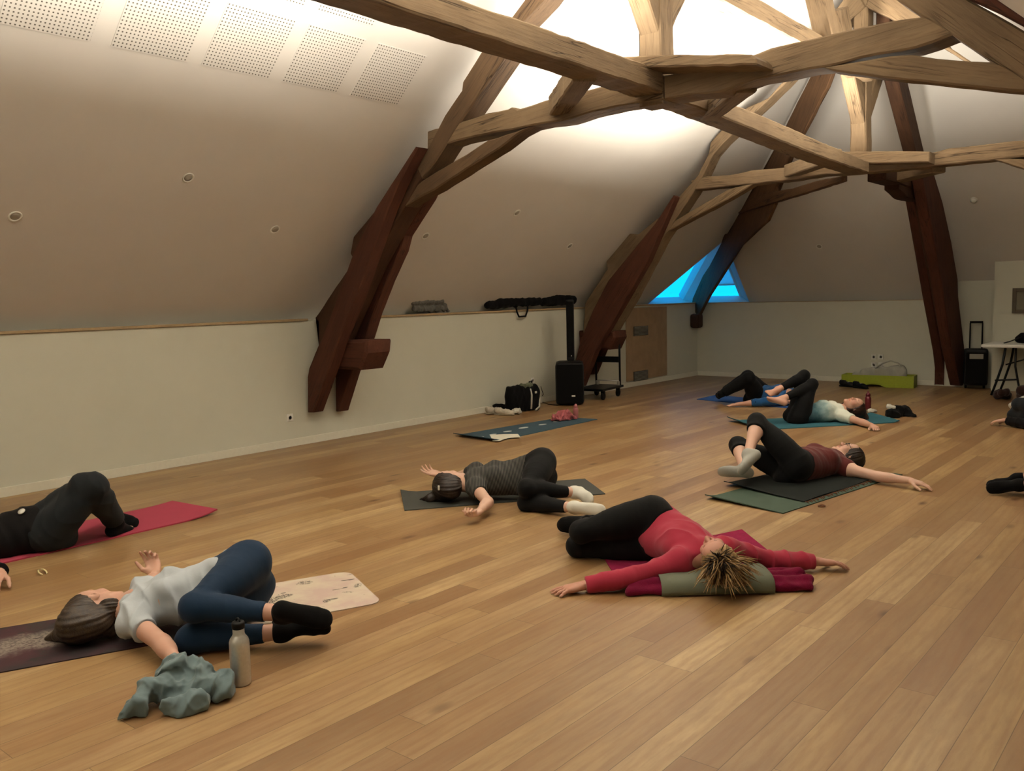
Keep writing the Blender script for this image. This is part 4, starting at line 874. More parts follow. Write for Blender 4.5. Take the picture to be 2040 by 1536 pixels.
# 8 and 9 people cut by the right edge
J = JT['rightA']
R8, I8 = person('person', 'person in dark clothes at the right edge, forearm and hand reaching left', J, V(.4, -.8, .05), V(0, .1, 1),
    dict(mat='jacket', name='top', sleeve=1.9, hem=.92, g=.014), dict(mat='trouser', name='trousers', end=.94, g=.014), dict(mat='sockwhite', h=.03), 1.0, .009, .008, 'skin',
    toe2((2010, 815, .07), (2020, 806, .13)), dict(d=V(-.9, .2, -.15), n=V(0, 0, -1), curl=.3), None)
hair_shell(R8, I8, 'hair_dark', [], h=.008)
J = JT['rightB']
R9, I9 = person('person', 'person at the right edge showing only two black-socked feet', J, V(.6, .6, .05), V(0, .1, 1),
    dict(mat='jacket', name='top', sleeve=1.9, hem=.92, g=.012), dict(mat='trouser', name='trousers', end=.86, g=.012), dict(mat='sockblack', h=.05), 1.0, .008, .008, 'skin',
    toe2((1953, 976, .05), (1950, 962, .07)), None, None)
hair_shell(R9, I9, 'hair_dark', [], h=.008)
# ------------------------------------------------------------------ mats and blankets
def slab(name, label, cat, cs, th, mat, n=(24, 12), curl=None, rnd=0.0, wav=0.0, z0=0.0, group=None, extra=None, seed=0):
    """flat flexible sheet from four floor corners (s along 0-1, t across 3-0)"""
    a, b, c, d = [Vector((p[0], p[1], 0)) for p in cs]; rr = random.Random(seed)
    o = (a+b+c+d)/4; nx, ny = n; L = (b-a).length; W = (d-a).length
    ph = [rr.uniform(0, 6) for _ in range(4)]
    def P(s, t):
        s0, t0 = s, t
        if rnd:      # rounded corners
            u, v = s*L, t*W; du = min(u, L-u); dv = min(v, W-v)
            if du < rnd and dv < rnd:
                q = Vector((rnd-du, rnd-dv)); m_ = max(q.x, q.y)
                if q.length > 1e-6:
                    f = m_/q.length; nu = rnd-q.x*f; nv = rnd-q.y*f
                    s = nu/L if s < .5 else 1-nu/L; t = nv/W if t < .5 else 1-nv/W
        p = a*(1-s)*(1-t)+b*s*(1-t)+c*s*t+d*(1-s)*t; z = 0
        if wav: z += wav*(1+math.sin(s*9+ph[0]+t*4))*(.5+.5*math.sin(t*7+ph[1]))
        if curl: z += curl(s0, t0)
        return p+Vector((0, 0, z))
    bm = bmesh.new(); uv = bm.verts.layers.float_vector.new('st'); top = []; bot = []
    for i in range(nx+1):
        r0, r1 = [], []
        for j in range(ny+1):
            s, t = i/nx, j/ny; p = P(s, t)
            for lst, dz in ((r0, z0+th), (r1, z0)):
                vv = bm.verts.new(p-o+Vector((0, 0, dz))); vv[uv] = Vector((s*L, t*W, dz)); lst.append(vv)
        top.append(r0); bot.append(r1)
    for i in range(nx):
        for j in range(ny):
            bm.faces.new((top[i][j], top[i+1][j], top[i+1][j+1], top[i][j+1])); bm.faces.new((bot[i][j], bot[i][j+1], bot[i+1][j+1], bot[i+1][j]))
    for i in range(nx):
        bm.faces.new((top[i][0], bot[i][0], bot[i+1][0], top[i+1][0])); bm.faces.new((top[i][ny], top[i+1][ny], bot[i+1][ny], bot[i][ny]))
    for j in range(ny):
        bm.faces.new((top[0][j], top[0][j+1], bot[0][j+1], bot[0][j])); bm.faces.new((top[nx][j], bot[nx][j], bot[nx][j+1], top[nx][j+1]))
    if extra: extra(bm, o, P, L, W)
    bmesh.ops.recalc_face_normals(bm, faces=[f for f in bm.faces if f.material_index == 0])
    ob = bmobj(name, bm, mat); ob.location = o
    return tag(ob, label, cat, group) if label else ob
def pz(*ps): return [onz(p[0], p[1]) for p in ps]
def rect(p, a, L, b, W):
    p = Vector((p[0], p[1], 0)); a = Vector((a[0], a[1], 0)).normalized(); bb = Vector((-a.y, a.x, 0))
    if bb.dot(Vector((b[0], b[1], 0))) < 0: bb = -bb
    return [p, p+a*L, p+a*L+bb*W, p+bb*W]
def mat_foam(name, col):
    t = NT(name); at = t.n('ShaderNodeAttribute', attribute_name='st'); v = at.outputs['Vector']; c = lin(col)
    n = t.noise(v, 6, 3); w = t.noise(v, 320, 2); t.bump(w, .25, .002)
    return t.set(Base_Color=t.mix(n, tuple(x*.88 for x in c), tuple(x*1.1 for x in c)), Roughness=.85)
def mat_floral():
    t = NT('brushed_floral_print'); at = t.n('ShaderNodeAttribute', attribute_name='st'); v = at.outputs['Vector']
    sp = t.n('ShaderNodeSeparateXYZ'); t.put(sp.inputs[0], v); s, w = sp.outputs[0], sp.outputs[1]
    pale = t.mix(t.ramp(t.noise(v, 5, 3), [(.4, 0.0), (.6, 1.0)]), lin('b09a8f'), lin('b9ad98'))
    dark = t.mix(t.ramp(t.noise(v, 3.2, 3), [(.42, 0.0), (.6, 1.0)]), lin('1d1418'), lin('3a161e'))
    # grey cloud of small petals down the middle of the dark end
    d = t.math('ABSOLUTE', t.math('SUBTRACT', w, .32)); cl = t.ramp(t.math('ADD', d, t.math('MULTIPLY', t.noise(v, 9, 4), .22)), [(.17, 1.0), (.26, 0.0)])
    dark = t.mix(t.math('MULTIPLY', cl, t.ramp(t.noise(v, 70, 3), [(.35, .25), (.6, 1.0)])), dark, lin('7d7368'))
    bl = t.math('ADD', s, t.math('MULTIPLY', t.noise(v, 7, 4), .25))
    col = t.mix(t.ramp(t.math('DIVIDE', bl, 1.9), [(.40, 0.0), (.46, 1.0)]), pale, dark)
    # black brush marks and a fish-scale patch
    b1 = t.ramp(t.noise(t.vec('MULTIPLY', v, (3, 8, 1)), 2.2, 2), [(.64, 0.0), (.66, 1.0)]); b2 = t.ramp(t.noise(v, 26, 2), [(.735, 0.0), (.75, 1.0)])
    col = t.mix(t.math('MULTIPLY', t.math('MAXIMUM', b1, b2), .85), col, lin('1f1c18'))
    ks = t.math('MULTIPLY', t.ramp(t.noise(v, 150, 2), [(.46, 0.0), (.54, 1.0)]), t.ramp(t.noise(v, 4.5, 2), [(.58, 0.0), (.61, 1.0)]))
    col = t.mix(ks, col, lin('2b2722')); t.bump(t.noise(v, 300, 2), .15, .002)
    return t.set(Base_Color=col, Roughness=.7)
def mat_wool(name, col, rib=0):
    t = NT(name); at = t.n('ShaderNodeAttribute', attribute_name='st'); o = t.n('ShaderNodeTexCoord').outputs['Object']; c = lin(col)
    n = t.noise(o, 25, 5, .7); f = t.noise(o, 240, 3); t.bump(t.math('ADD', f, n), .5, .004)
    m = t.set(Base_Color=t.mix(n, tuple(x*.7 for x in c), tuple(x*1.25 for x in c)), Roughness=.95); t.b.inputs['Sheen Weight'].default_value = .05
    t.b.inputs['Specular IOR Level'].default_value = .1
    return m
M['mat_grey'] = mat_foam('dark_grey_foam', '363833'); M['mat_dots'] = mat_foam('slate_blue_foam', '2c4653'); M['mat_teal'] = mat_foam('teal_foam', '1f5662')
M['mat_green'] = mat_foam('moss_green_foam', '35483a'); M['mat_red'] = mat_foam('raspberry_foam', 'a0354b'); M['mat_blue'] = mat_foam('royal_blue_foam', '1d4c8e'); M['mat_sage'] = mat_foam('sage_foam', '646958')
M['floral'] = mat_floral(); M['wool_mag'] = mat_wool('magenta_wool', '85163f'); M['wool_red'] = mat_wool('dark_red_wool', '6a1230'); M['wool_dark'] = mat_wool('dark_green_wool', '141a18')
M['print'] = plain('white_print', 'b9bfba', .8, var=.05); M['paper'] = plain('cream_paper', 'd6d3c2', .8, var=.03)
G_ = 'exercise mats on the floor'
slab('exercise_mat', 'dark grey mat under the woman in striped tee', 'exercise mat', pz((798, 983), (1165, 955), (1206, 985), (806, 1018)), .007, 'mat_grey', curl=lambda s, t: .025*max(0, 1-s/.10)**2*(1-t), group=G_, wav=.001)
def dots(bm, o, P, L, W):
    for px_y, r in (((1108, 841), .05), ((1081, 847), .06), ((1043, 853.5), .07), ((1011, 861), .06), ((982, 867), .05), ((957, 872), .05)):
        c = onz(*px_y)-o; vs = []
        for k in range(18):
            a = 2*PI*k/18; q = c+XV*(.6*r*math.cos(a))+YV*(r*1.1*math.sin(a)); vs.append(bm.verts.new((q.x, q.y, .0085)))
        f = bm.faces.new(vs); f.material_index = 1
mt = slab('exercise_mat', 'slate blue mat with white oval prints, empty beside the wall', 'exercise mat', pz((903, 869), (1122, 832), (1190, 836), (984, 881)), .008, ['mat_dots', 'print'], curl=lambda s, t: .03*max(0, 1-s/.09)**2, group=G_, extra=dots)
slab('exercise_mat', 'teal mat under the barefoot person in ombre tee', 'exercise mat', pz((1448, 839), (1735, 826), (1792, 842), (1522, 857)), .008, 'mat_teal', curl=lambda s, t: .05*max(0, 1-s/.10)**2*(1-t)+.02*max(0, (s-.93)/.07)**2, group=G_)
slab('exercise_mat', 'moss green mat below the dark fringed blanket', 'exercise mat', rect(onz(1560, 1024), (.16, .985), 1.8, (-1, 0), .66), .007, 'mat_green', curl=lambda s, t: .03*max(0, 1-s/.10)**2*t, group=G_)
slab('exercise_mat', 'pale pink and dark printed mat under the woman in navy leggings', 'exercise mat', rect((-3.33, 2.95), (-.402, -.916), 1.83, (-1, 0), .6), .005, 'floral', (60, 30), rnd=.07, group=G_)
slab('exercise_mat', 'raspberry red mat at the left edge below raised knees', 'exercise mat', rect((-5.74, 3.52), (0, -1), 1.85, (-1, 0), .63), .009, 'mat_red', curl=lambda s, t: .035*max(0, 1-s/.16)**2*(1-.6*t), group=G_)
slab('exercise_mat', 'royal blue mat farthest from camera near the corner', 'exercise mat', rect(onz(1388, 796), (.97, -.2), 1.75, (0, 1), .58), .008, 'mat_blue', curl=lambda s, t: .03*max(0, 1-s/.08)**2*t, group=G_)
slab('blanket', 'magenta blanket spread flat under the woman in coral red', 'blanket', pz((1205, 1116), (1478, 1056), (1606, 1160), (1236, 1166)), .006, 'wool_mag', wav=.002, seed=3)
bk = slab('blanket', 'dark green fringed blanket lying across the moss green mat', 'blanket', pz((1442, 968), (1625, 925), (1733, 960), (1602, 1003)), .006, 'wool_dark', wav=.004, z0=.008, curl=lambda s, t: .02*max(0, 1-s/.08)**2*(1-t), seed=4)
bm = bmesh.new(); rr = random.Random(9); A, B = onz(1602, 1004), onz(1734, 960); dr = (B-A).normalized(); out = Vector((dr.y, -dr.x, 0))
for i in range(34):
    p = A.lerp(B, (i+.5)/34)-bk.location; p.z = .012; e = p+out*rr.uniform(.03, .05)+dr*rr.uniform(-.02, .02)
    add_tube(bm, [p, p.lerp(e, .5)+Vector((0, 0, .004)), Vector((e.x, e.y, .005))], [.003, .0035, .002], 6)
M['fringe'] = fabric('rust_brown_fringe', '5f3418'); fo = bmobj('fringe', bm, 'fringe', bk, True); fo['label'] = 'rust brown fringe'; fo['kind'] = 'stuff'
# folded blanket with a rolled sage mat as a pillow for the blond woman
hA, hB = onz(1250, 1190), onz(1622, 1180); hd_ = (hB-hA).normalized(); hn_ = Vector((-hd_.y, hd_.x, 0)); Lh = (hB-hA).length
def npv(v): return np.array([v.x, v.y, v.z])
prm = []
for k, (w0, z, r) in enumerate(((.02, .024, .024), (.10, .026, .026), (.18, .026, .026), (.26, .022, .022), (.06, .052, .022), (.15, .054, .022), (.22, .048, .018))):
    j = .02*math.sin(k*2.1)
    prm.append(cone(npv(hA+hd_*(.015+j)+hn_*w0+ZV*z), npv(hA+hd_*(Lh-.02+j)+hn_*w0+ZV*z), r, r, .03))
P, Q = shape(prm, .007, .004); P = crumple(P, Q, .010, 24, 12, .004)
fb = npmesh('folded_blanket', [(P, Q)], 'wool_red', None); tag(fb, 'dark red folded blanket supporting the blond head', 'blanket')
bm = bmesh.new(); lay = bm.verts.layers.float_vector.new('st'); prof = []
for k in range(15):
    a = k/14; prof.append((-.012+.30*a, .012+.072*math.sin(min(1, a*1.25+.0)*PI*.5)**.7 if a < .8 else .084-.04*((a-.8)/.2)**2))
prof = [(-.016, .010), (-.022, .03), (-.016, .055), (.0, .074), (.03, .084), (.08, .088), (.14, .088), (.20, .084), (.26, .074), (.30, .058), (.32, .035), (.325, .012)]
pA, pB = onz(1318, 1190), onz(1545, 1186); s0 = (pA-hA).dot(hd_); s1 = (pB-hA).dot(hd_); rows = []
for off in (0, .006):
    for q in range(9):
        s = s0+(s1-s0)*q/8; row = []
        for i, (w_, z_) in enumerate(prof):
            n2 = Vector((prof[min(i+1, 11)][0]-prof[max(i-1, 0)][0], prof[min(i+1, 11)][1]-prof[max(i-1, 0)][1])).normalized(); nn = Vector((-n2.y, n2.x))
            vt = bm.verts.new(hA+hd_*s+hn_*(w_+nn.x*off)+ZV*(z_+nn.y*off)); vt[lay] = Vector((s, i*.03, off)); row.append(vt)
        rows.append(row)
for g in (0, 9):
    for q in range(8):
        for i in range(11):
            f = (rows[g+q][i], rows[g+q+1][i], rows[g+q+1][i+1], rows[g+q][i+1]); bm.faces.new(f)
for q in range(8):
    for i in (0, 11): bm.faces.new((rows[q][i], rows[q+1][i], rows[q+10][i], rows[q+9][i]))
for i in range(11):
    for q in (0, 8): bm.faces.new((rows[q][i], rows[q][i+1], rows[q+9][i+1], rows[q+9][i]))
bmesh.ops.recalc_face_normals(bm, faces=bm.faces)
sm = bmobj('folded_mat', bm, 'mat_sage', None, True); tag(sm, 'sage green mat folded over the dark red blanket beneath the blond head', 'folded mat')

# ------------------------------------------------------------------ small things on the floor
def sheet(name, label, cat, pts, mat, z=.004, group=None):
    bm = bmesh.new(); c = sum((onz(*p) for p in pts), Vector())/len(pts); t_ = [bm.verts.new(onz(*p)-c+ZV*(z+.002+.004*(i % 2))) for i, p in enumerate(pts)]; b_ = [bm.verts.new(v.co-ZV*.0015) for v in t_]
    bm.faces.new(t_); bm.faces.new(b_[::-1]); n = len(t_)
    for i in range(n): bm.faces.new((t_[i], b_[i], b_[(i+1) % n], t_[(i+1) % n]))
    bmesh.ops.recalc_face_normals(bm, faces=bm.faces); o = bmobj(name, bm, mat); o.location = c; return tag(o, label, cat, group)
sheet('paper_sheet', 'cream sheet of paper lying on the near end of the slate blue mat', 'paper', [(976, 869), (1004, 868), (1032, 867), (1037, 874), (1012, 875), (993, 882), (982, 881)], 'paper', .012)
def lump(name, label, cat, prims, mat, h=.006, amp=.008, freq=45, dirs=None, seed=1, zmin=.003, group=None, z0=None):
    P, Q = shape(prims, h, zmin); P = crumple(P, Q, amp*1.1, freq, seed, zmin); P = crumple(P, Q, amp*.3, freq*2.3, seed+50, zmin)
    o = npmesh(name, [(P, Q)], mat, None); tag(o, label, cat, group) if label else None; return o
def ac(p, q, ra, rb, k=.03): return cone(at_(p), at_(q), ra, rb, k)
M['sweat'] = fabric('grey_green_fleece', '66777a', .95, .12); M['sweatcuff'] = fabric('ribbed_grey_cuff', '4e5c5e', .95, .3)
lump('sweatshirt', 'crumpled grey green sweatshirt on the floor beside the steel bottle', 'sweatshirt',
     [ac((352, 1338, .09), (400, 1345, .085), .058, .05), ac((335, 1375, .055), (395, 1372, .05), .055, .05), ac((300, 1385, .045), (246, 1424, .022), .045, .026, .03), ac((345, 1405, .03), (395, 1402, .03), .038, .03),
      ac((405, 1365, .05), (455, 1376, .03), .045, .032), ac((325, 1340, .06), (350, 1325, .09), .03, .035), ac((440, 1345, .06), (455, 1372, .03), .03, .03)], 'sweat', .005, .022, 30, [V(.8, .3, .3), V(-.3, .9, .3)], 8)
M['steel'] = plain('brushed_steel', 'c4c4c0', .36, .75, var=.06, scale=80)
b = at_((481, 1362, 0)); bt = thing('water_bottle', 'brushed steel water bottle with black cap beside the grey green sweatshirt', 'bottle', b)
lathe('body', [(.034, .0), (.039, .004), (.0405, .02), (.0405, .165), (.040, .178), (.036, .192), (.027, .204), (.0235, .212), (.0235, .232), (.021, .234)], 'steel', bt)
lathe('cap', [(.0235, .234), (.026, .236), (.026, .256), (.023, .262), (.008, .264)], 'black', bt)
tube('cap_loop', [(-.012, 0, .262), (-.010, 0, .272), (0, 0, .277), (.010, 0, .272), (.012, 0, .262)], .0035, 'black', bt, 8)
M['clear'] = plain('glossy_clear_plastic', 'c9b98a', .12, var=.1)
c = at_((85, 1143, 0)); hc_ = thing('hair_claw', 'tiny shiny hair claw on the bare floor near left edge', 'hair clip', c)
for s in (-1, 1):
    bm = bmesh.new(); add_tube(bm, [(-.03, s*.004, .022), (-.02, s*.016, .018), (0, s*.02, .01), (.02, s*.016, .004), (.03, s*.01, .003)], [.004, .006, .006, .005, .003], 8); bmobj('jaw', bm, 'clear', hc_, True)
# hair tie near the fringe
c = at_((1637, 1008, .004)); bm = bmesh.new(); add_tube(bm, [(.022*math.cos(a), .03*math.sin(a), .001) for a in [2*PI*k/20 for k in range(21)]], .004, 8, False)
o = bmobj('hair_tie', bm, 'fringe', None, True); o.location = c; tag(o, 'small rust brown loop on the floor below the fringed blanket', 'hair tie')
# pink scarf and pink bottle on the slate mat
M['pink'] = fabric('pink_cloth', 'a0565a', .9, .2); M['pinkplastic'] = plain('pink_plastic', 'a8686a', .3, var=.1)
lump('scarf', 'crumpled pink scarf at far end of the slate blue mat', 'scarf', [ac((1108, 832, .05), (1135, 830, .05), .05, .05), ac((1115, 826, .08), (1130, 824, .08), .045, .04), ac((1104, 836, .02), (1142, 834, .02), .03, .03)], 'pink', .006, .022, 55, seed=3, zmin=.012)
c = at_((1147, 833, .01)); t = thing('drinking_bottle', 'small pink drinking bottle standing beside the pink scarf', 'bottle', c)
lathe('body', [(.03, 0), (.034, .004), (.034, .10), (.03, .125), (.022, .135)], 'pinkplastic', t); lathe('lid', [(.024, .135), (.026, .137), (.026, .16), (.012, .178), (.006, .18)], 'pinkplastic', t)
# ------------------------------------------------------------------ bag, shoes, speaker, trolley by the left wall
def rbox(c, half, r, rot=None):    # rounded box as cones for lumpy bags
    return c, half, r
bg_ = thing('shoulder_bag', 'black sports bag with white stripe leaning on the left wall', 'bag', onx(1040, 818, -7.62)*1.0, 0); bl = Vector((-7.60, onz(1040, 820).y, 0)); bl = onz(1042, 819); bg_.location = bl
ya = Vector((.25, .97, 0)).normalized(); xa = Vector((ya.y, -ya.x, 0))
def bagpt(a, b, z): return bl+ya*a+xa*b+ZV*z
pr_ = []
for z in (.06, .14, .22, .30): pr_.append(cone(npv(bagpt(-.19, -.01, z)), npv(bagpt(.19, -.01, z)), .085-.03*(z > .25), .085-.03*(z > .25), .05))
P, Q = shape(pr_, .01, .004); P = folds(P, Q, .008, 22, [V(.3, .9, .2)], 4, .004); npmesh('body', [(P, Q)], 'blackfab', bg_)
def rel(o, *pts): return [Vector(p)-Vector(o.location) for p in pts]
M['whitefab'] = fabric('white_webbing', 'b9b7ab', .9, .08)
bm = bmesh.new(); add_tube(bm, rel(bg_, bagpt(.08, .078, .03), bagpt(.085, .082, .12), bagpt(.09, .08, .22), bagpt(.09, .05, .30)), .013, 8); s_ = bmobj('stripe', bm, 'whitefab', bg_, True); s_['label'] = 'white stripe'
tube('strap', rel(bg_, bagpt(.20, .0, .27), bagpt(.25, .04, .16), bagpt(.22, .08, .05), bagpt(.13, .11, .012)), .012, 'whitefab', bg_)['label'] = 'pale shoulder strap'
tube('handle', rel(bg_, bagpt(.1, -.01, .33), bagpt(.12, 0, .39), bagpt(.15, 0, .40), bagpt(.16, 0, .33)), .012, 'blackfab', bg_)
box('badge', bagpt(.16, .085, .25)-bl, (.01, .035, .03), 'whitefab', bg_, None, .003)
M['khaki'] = fabric('khaki_cloth', '5d6350', .95)
lump('folded_cloth', 'khaki cloth stuffed into the top of black sports bag', 'cloth', [cone(npv(bagpt(-.02, 0, .33)), npv(bagpt(.13, 0, .34)), .04, .04, .02)], 'khaki', .009, .01, 40, seed=6)
M['shoe'] = plain('white_shoe_leather', 'b5ad9c', .6, var=.2); M['sole'] = plain('shoe_sole', '9c927e', .7)
def shoe(label, p, ang, mat, sole, s=1.0, group=None, cat='shoe'):
    t = thing('shoe', label, cat, p, ang, group); o = np.array(t.location); c, sn = math.cos(ang), math.sin(ang)
    def W(x, y, z): return V(p[0]+c*x*s-sn*y*s, p[1]+sn*x*s+c*y*s, p[2]+z*s)
    pr = [cone(W(-.09, 0, .05), W(.06, 0, .04), .037, .036, .03), cone(W(.06, 0, .035), W(.12, .004, .03), .036, .028, .03), cone(W(-.10, 0, .075), W(-.06, 0, .085), .03, .032, .03), sub(ell(W(-.07, 0, .115), np.eye(3), V(.045, .03, .03), .01))]
    P, Q = shape(pr, .007, p[2]+.012); a = npmesh('upper', [(P, Q)], mat, t); a.rotation_euler = (0, 0, -ang)
    P, Q = shape([cone(W(-.10, 0, .012), W(.125, .003, .012), .036, .034, .02)], .007, p[2]+.002); P[:, 2] = np.minimum(P[:, 2], p[2]+.02); a = npmesh('sole', [(P, Q)], sole, t); a.rotation_euler = (0, 0, -ang)
    # meshes were built in world axes: undo the root's turn about its own origin
    bm = bmesh.new(); add_tube(bm, [(.02, -.02, .078), (.03, .0, .085), (.04, .02, .076)], .004, 6); add_tube(bm, [(.05, -.02, .07), (.055, .0, .077), (.06, .02, .07)], .004, 6); bmobj('laces', bm, 'whitefab', t, True)
    return t
shoe('white and black shoe lying left of the black sports bag', onz(985, 824), 1.2, 'shoe', 'sole'); shoe('pale shoe nearest the camera beside the black sports bag', onz(1003, 827), .3, 'shoe', 'sole')
lump('knit_hat', 'black and white crumpled hat between shoes and black sports bag', 'hat', [ac((985, 812, .05), (1004, 810, .06), .05, .045)], 'blackfab', .009, .012, 40, seed=2)
lump('cloth_bundle', 'small white bundle at the foot of the black sports bag', 'cloth', [ac((1024, 820, .04), (1034, 818, .05), .04, .035)], 'whitefab', .008, .014, 50, seed=5)
# column loudspeaker
c = (onz(1113, 806)+onz(1178, 807))/2; c = Vector((c.x-.12, c.y+.05, 0)); fa = math.atan2(-c.y, -c.x)
sp_ = thing('column_loudspeaker', 'black column loudspeaker with subwoofer standing by the left wall', 'loudspeaker', c, fa+PI/2)
M['grille'] = plain('black_speaker_grille', '060606', .8, var=.3, scale=400, spec=.15)
bm = bmesh.new(); add_box(bm, (0, 0, .31), (.40, .44, .60), None, .06); bmobj('subwoofer', bm, 'black', sp_)
bm = bmesh.new(); add_box(bm, (0, -.218, .31), (.36, .016, .54), None, .006); bmobj('grille', bm, 'grille', sp_)
box('badge', (.05, -.229, .14), (.05, .006, .022), 'white', sp_)
box('column', (.02, .02, 1.05), (.11, .12, .86), 'black', sp_, None, .02); box('column_grille', (.02, -.045, 1.06), (.085, .012, .78), 'grille', sp_)
lathe('power_light', [(.0, 0), (.008, 0), (.008, .004), (.0, .005)], 'white', sp_, (.03, -.052, .69), 12, Vector((0, -1, 0)))
bm = bmesh.new(); pts = [onz(1112, 808), onz(1092, 806), onz(1075, 800), onz(1070, 801)]; pts = [p+ZV*.006 for p in pts]+[Vector((-7.77, pts[-1].y, .12)), Vector((-7.775, pts[-1].y-.05, .24))]
add_tube(bm, pts, .005, 8); o = bmobj('power_cable', bm, 'black', None, True); tag(o, 'black cable running from the column loudspeaker to the wall', 'cable')
# platform trolley
c0 = onz(1210, 789); ta = math.radians(115); tr_ = thing('platform_trolley', 'black folding platform trolley parked behind the column loudspeaker', 'trolley', c0, .12)
M['metaldark'] = plain('dark_metal', '17181a', .4, .6, var=.1)
box('platform', (0, -.26, .155), (.46, .72, .035), 'metaldark', tr_, None, .01)
bm = bmesh.new(); hx = .20; add_tube(bm, [(-hx, .03, .17), (-hx, .02, .80), (-hx+.03, .02, .86), (hx-.03, .02, .86), (hx, .02, .80), (hx, .03, .17)], .016, 10); bmobj('handle', bm, 'metaldark', tr_, True)
box('handle_panel', (0, .02, .56), (.38, .012, .09), 'metaldark', tr_); tube('lower_rail', [(-hx, .03, .235), (hx, .03, .235)], .008, 'steel', tr_)
for x in (-.18, .18):
    box('hinge', (x, .03, .20), (.05, .06, .07), 'greyplastic', tr_, None, .015)
    for y in (-.50, .0):
        w_ = lathe('wheel', [(.03, -.016), (.055, -.016), (.06, -.008), (.06, .008), (.055, .016), (.03, .016)], 'black', tr_, (x, y, .062), 20, XV); box('caster_fork', (x, y, .115), (.05, .06, .05), 'metaldark', tr_, None, .008)
# things on the ledge
M['greyknit'] = fabric('grey_knit', '5b5a54', .95, .2)
def led(px, py, x=-7.845): return npv(onx(px, py, x))
lump('folded_jumper', 'folded grey jumper on the ledge above the left wall', 'jumper', [cone(led(825, 616), led(885, 614), .035, .035, .03), cone(led(822, 603), led(878, 600), .035, .04, .03), cone(led(840, 594), led(868, 594), .03, .02, .03), cone(led(885, 608), led(893, 620), .025, .02, .02)], 'greyknit', .007, .014, 32, [V(.2, .9, .5), V(.3, -.3, 1)], 4, KN+.02)
dz = thing('duffel_bag', 'flat black duffel bag on the ledge, handle hanging over the edge', 'bag', Vector((-7.845, onx(1020, 616, -7.845).y, KN+.02)))
P, Q = shape([cone(led(972, 608), led(1072, 600), .055, .06, .04), cone(led(990, 598), led(1060, 596), .04, .04, .04)], .012, KN+.018); P = folds(P, Q, .01, 20, [V(.2, .9, .2)], 3, KN+.018); npmesh('body', [(P, Q)], 'blackfab', dz)
hl_ = [onx(p, q, x_)-Vector(dz.location) for p, q, x_ in ((1028, 612, -7.78), (1030, 622, -7.745), (1034, 631, -7.74), (1047, 630, -7.74), (1051, 618, -7.745), (1051, 610, -7.78))]
tube('handle', hl_, .013, 'blackfab', dz, 8)
lump('backpack', 'black soft bag on the ledge beside the farther truss', 'bag', [cone(led(1082, 600), led(1138, 596), .07, .075, .04), cone(led(1096, 590), led(1132, 586), .06, .055, .04), cone(led(1112, 582), led(1128, 581), .05, .045, .04)], 'blackfab', .012, .012, 24, seed=7, zmin=KN+.018)
# hatch in the left wall with two vents
y0, y1 = onx(1247, 760, XL).y, onx(1327, 750, XL).y; z1 = 1.305
M['beech'] = plain('beech_board', '9c8264', .6, var=.12, scale=6); M['vent'] = plain('vent_metal', '5a564c', .5, .4)
ht = thing('wall_hatch', 'beech access hatch with two grey vents in the left wall', 'hatch', (XL+.012, (y0+y1)/2, .10))
box('panel', (0, 0, (z1-.10)/2), (.02, y1-y0, z1-.10), 'beech', ht, None, .003)
def grille(py, h_):
    cc = onx(1274, py, XL); r = box('vent_grille', (.014, cc.y-(y0+y1)/2, cc.z-.10), (.012, .46, h_), 'vent', ht, None, .003)
    for k in range(7):
        q = box('slat', (.022, cc.y-(y0+y1)/2, cc.z-.10-h_*.4+h_*.8*k/6), (.008, .42, .007), 'greyplastic', ht, Matrix.Rotation(.6, 3, 'Y'), .001); q.parent = r
grille(659, .16); grille(748, .16)
def outlet(label, pos, nrm_, n=1, group='white wall sockets'):
    q = Vector(nrm_).to_track_quat('Z', 'Y'); t = thing('wall_socket', label, 'socket', pos, 0, group); t.rotation_mode = 'QUATERNION'; t.rotation_quaternion = q
    box('plate', (0, 0, .005), (.08, .08, .01), 'white', t, None, .003)
    lathe('well', [(.0, .0101), (.02, .0101), (.021, .0125), (.0225, .0125), (.0225, .0101)], 'white', t, (0, 0, 0), 20); return t
outlet('white socket low on the left wall, left of the nearest truss feet', onx(577, 832, XL), (1, 0, 0)); outlet('white socket low on the left wall above the black sports bag', onx(1060, 758, XL), (1, 0, 0))
for i, (a, b) in enumerate(((1741, 711), (1755, 711), (1741, 727), (1755, 727))):
    outlet(('upper left', 'upper right', 'lower left', 'lower right')[i]+' socket of the four on the back wall above the lime crate', ony(a, b, YB), (0, -1, 0), group='four sockets on the back wall')
# ------------------------------------------------------------------ back wall: lime crate, bag, suitcase, table
M['lime'] = plain('lime_green_paint', '8d9a1c', .5, var=.06)
A = onz(1676, 769); B = onz(1820, 774); dv = (B-A); Lc = dv.length; an = math.atan2(dv.y, dv.x)
cr_ = thing('low_crate', 'lime green low open crate by the back wall', 'crate', (A+B)/2, an)
hh = .185
bm = bmesh.new(); pts = [(-Lc/2, 0), (-Lc*.22, 0)]+[(-Lc*.22+Lc*.34*k/10, .05*math.sin(PI*k/10)) for k in range(1, 10)]+[(Lc*.12, 0), (Lc/2, 0), (Lc/2, hh), (-Lc/2, hh)]
f_ = [bm.verts.new((x, 0, z)) for x, z in pts]; b_ = [bm.verts.new((x, .018, z)) for x, z in pts]; bm.faces.new(f_); bm.faces.new(b_[::-1])
for i in range(len(pts)): bm.faces.new((f_[i], b_[i], b_[(i+1) % len(pts)], f_[(i+1) % len(pts)]))
bmesh.ops.recalc_face_normals(bm, faces=bm.faces); me0 = bmobj('front_board', bm, 'lime', cr_)
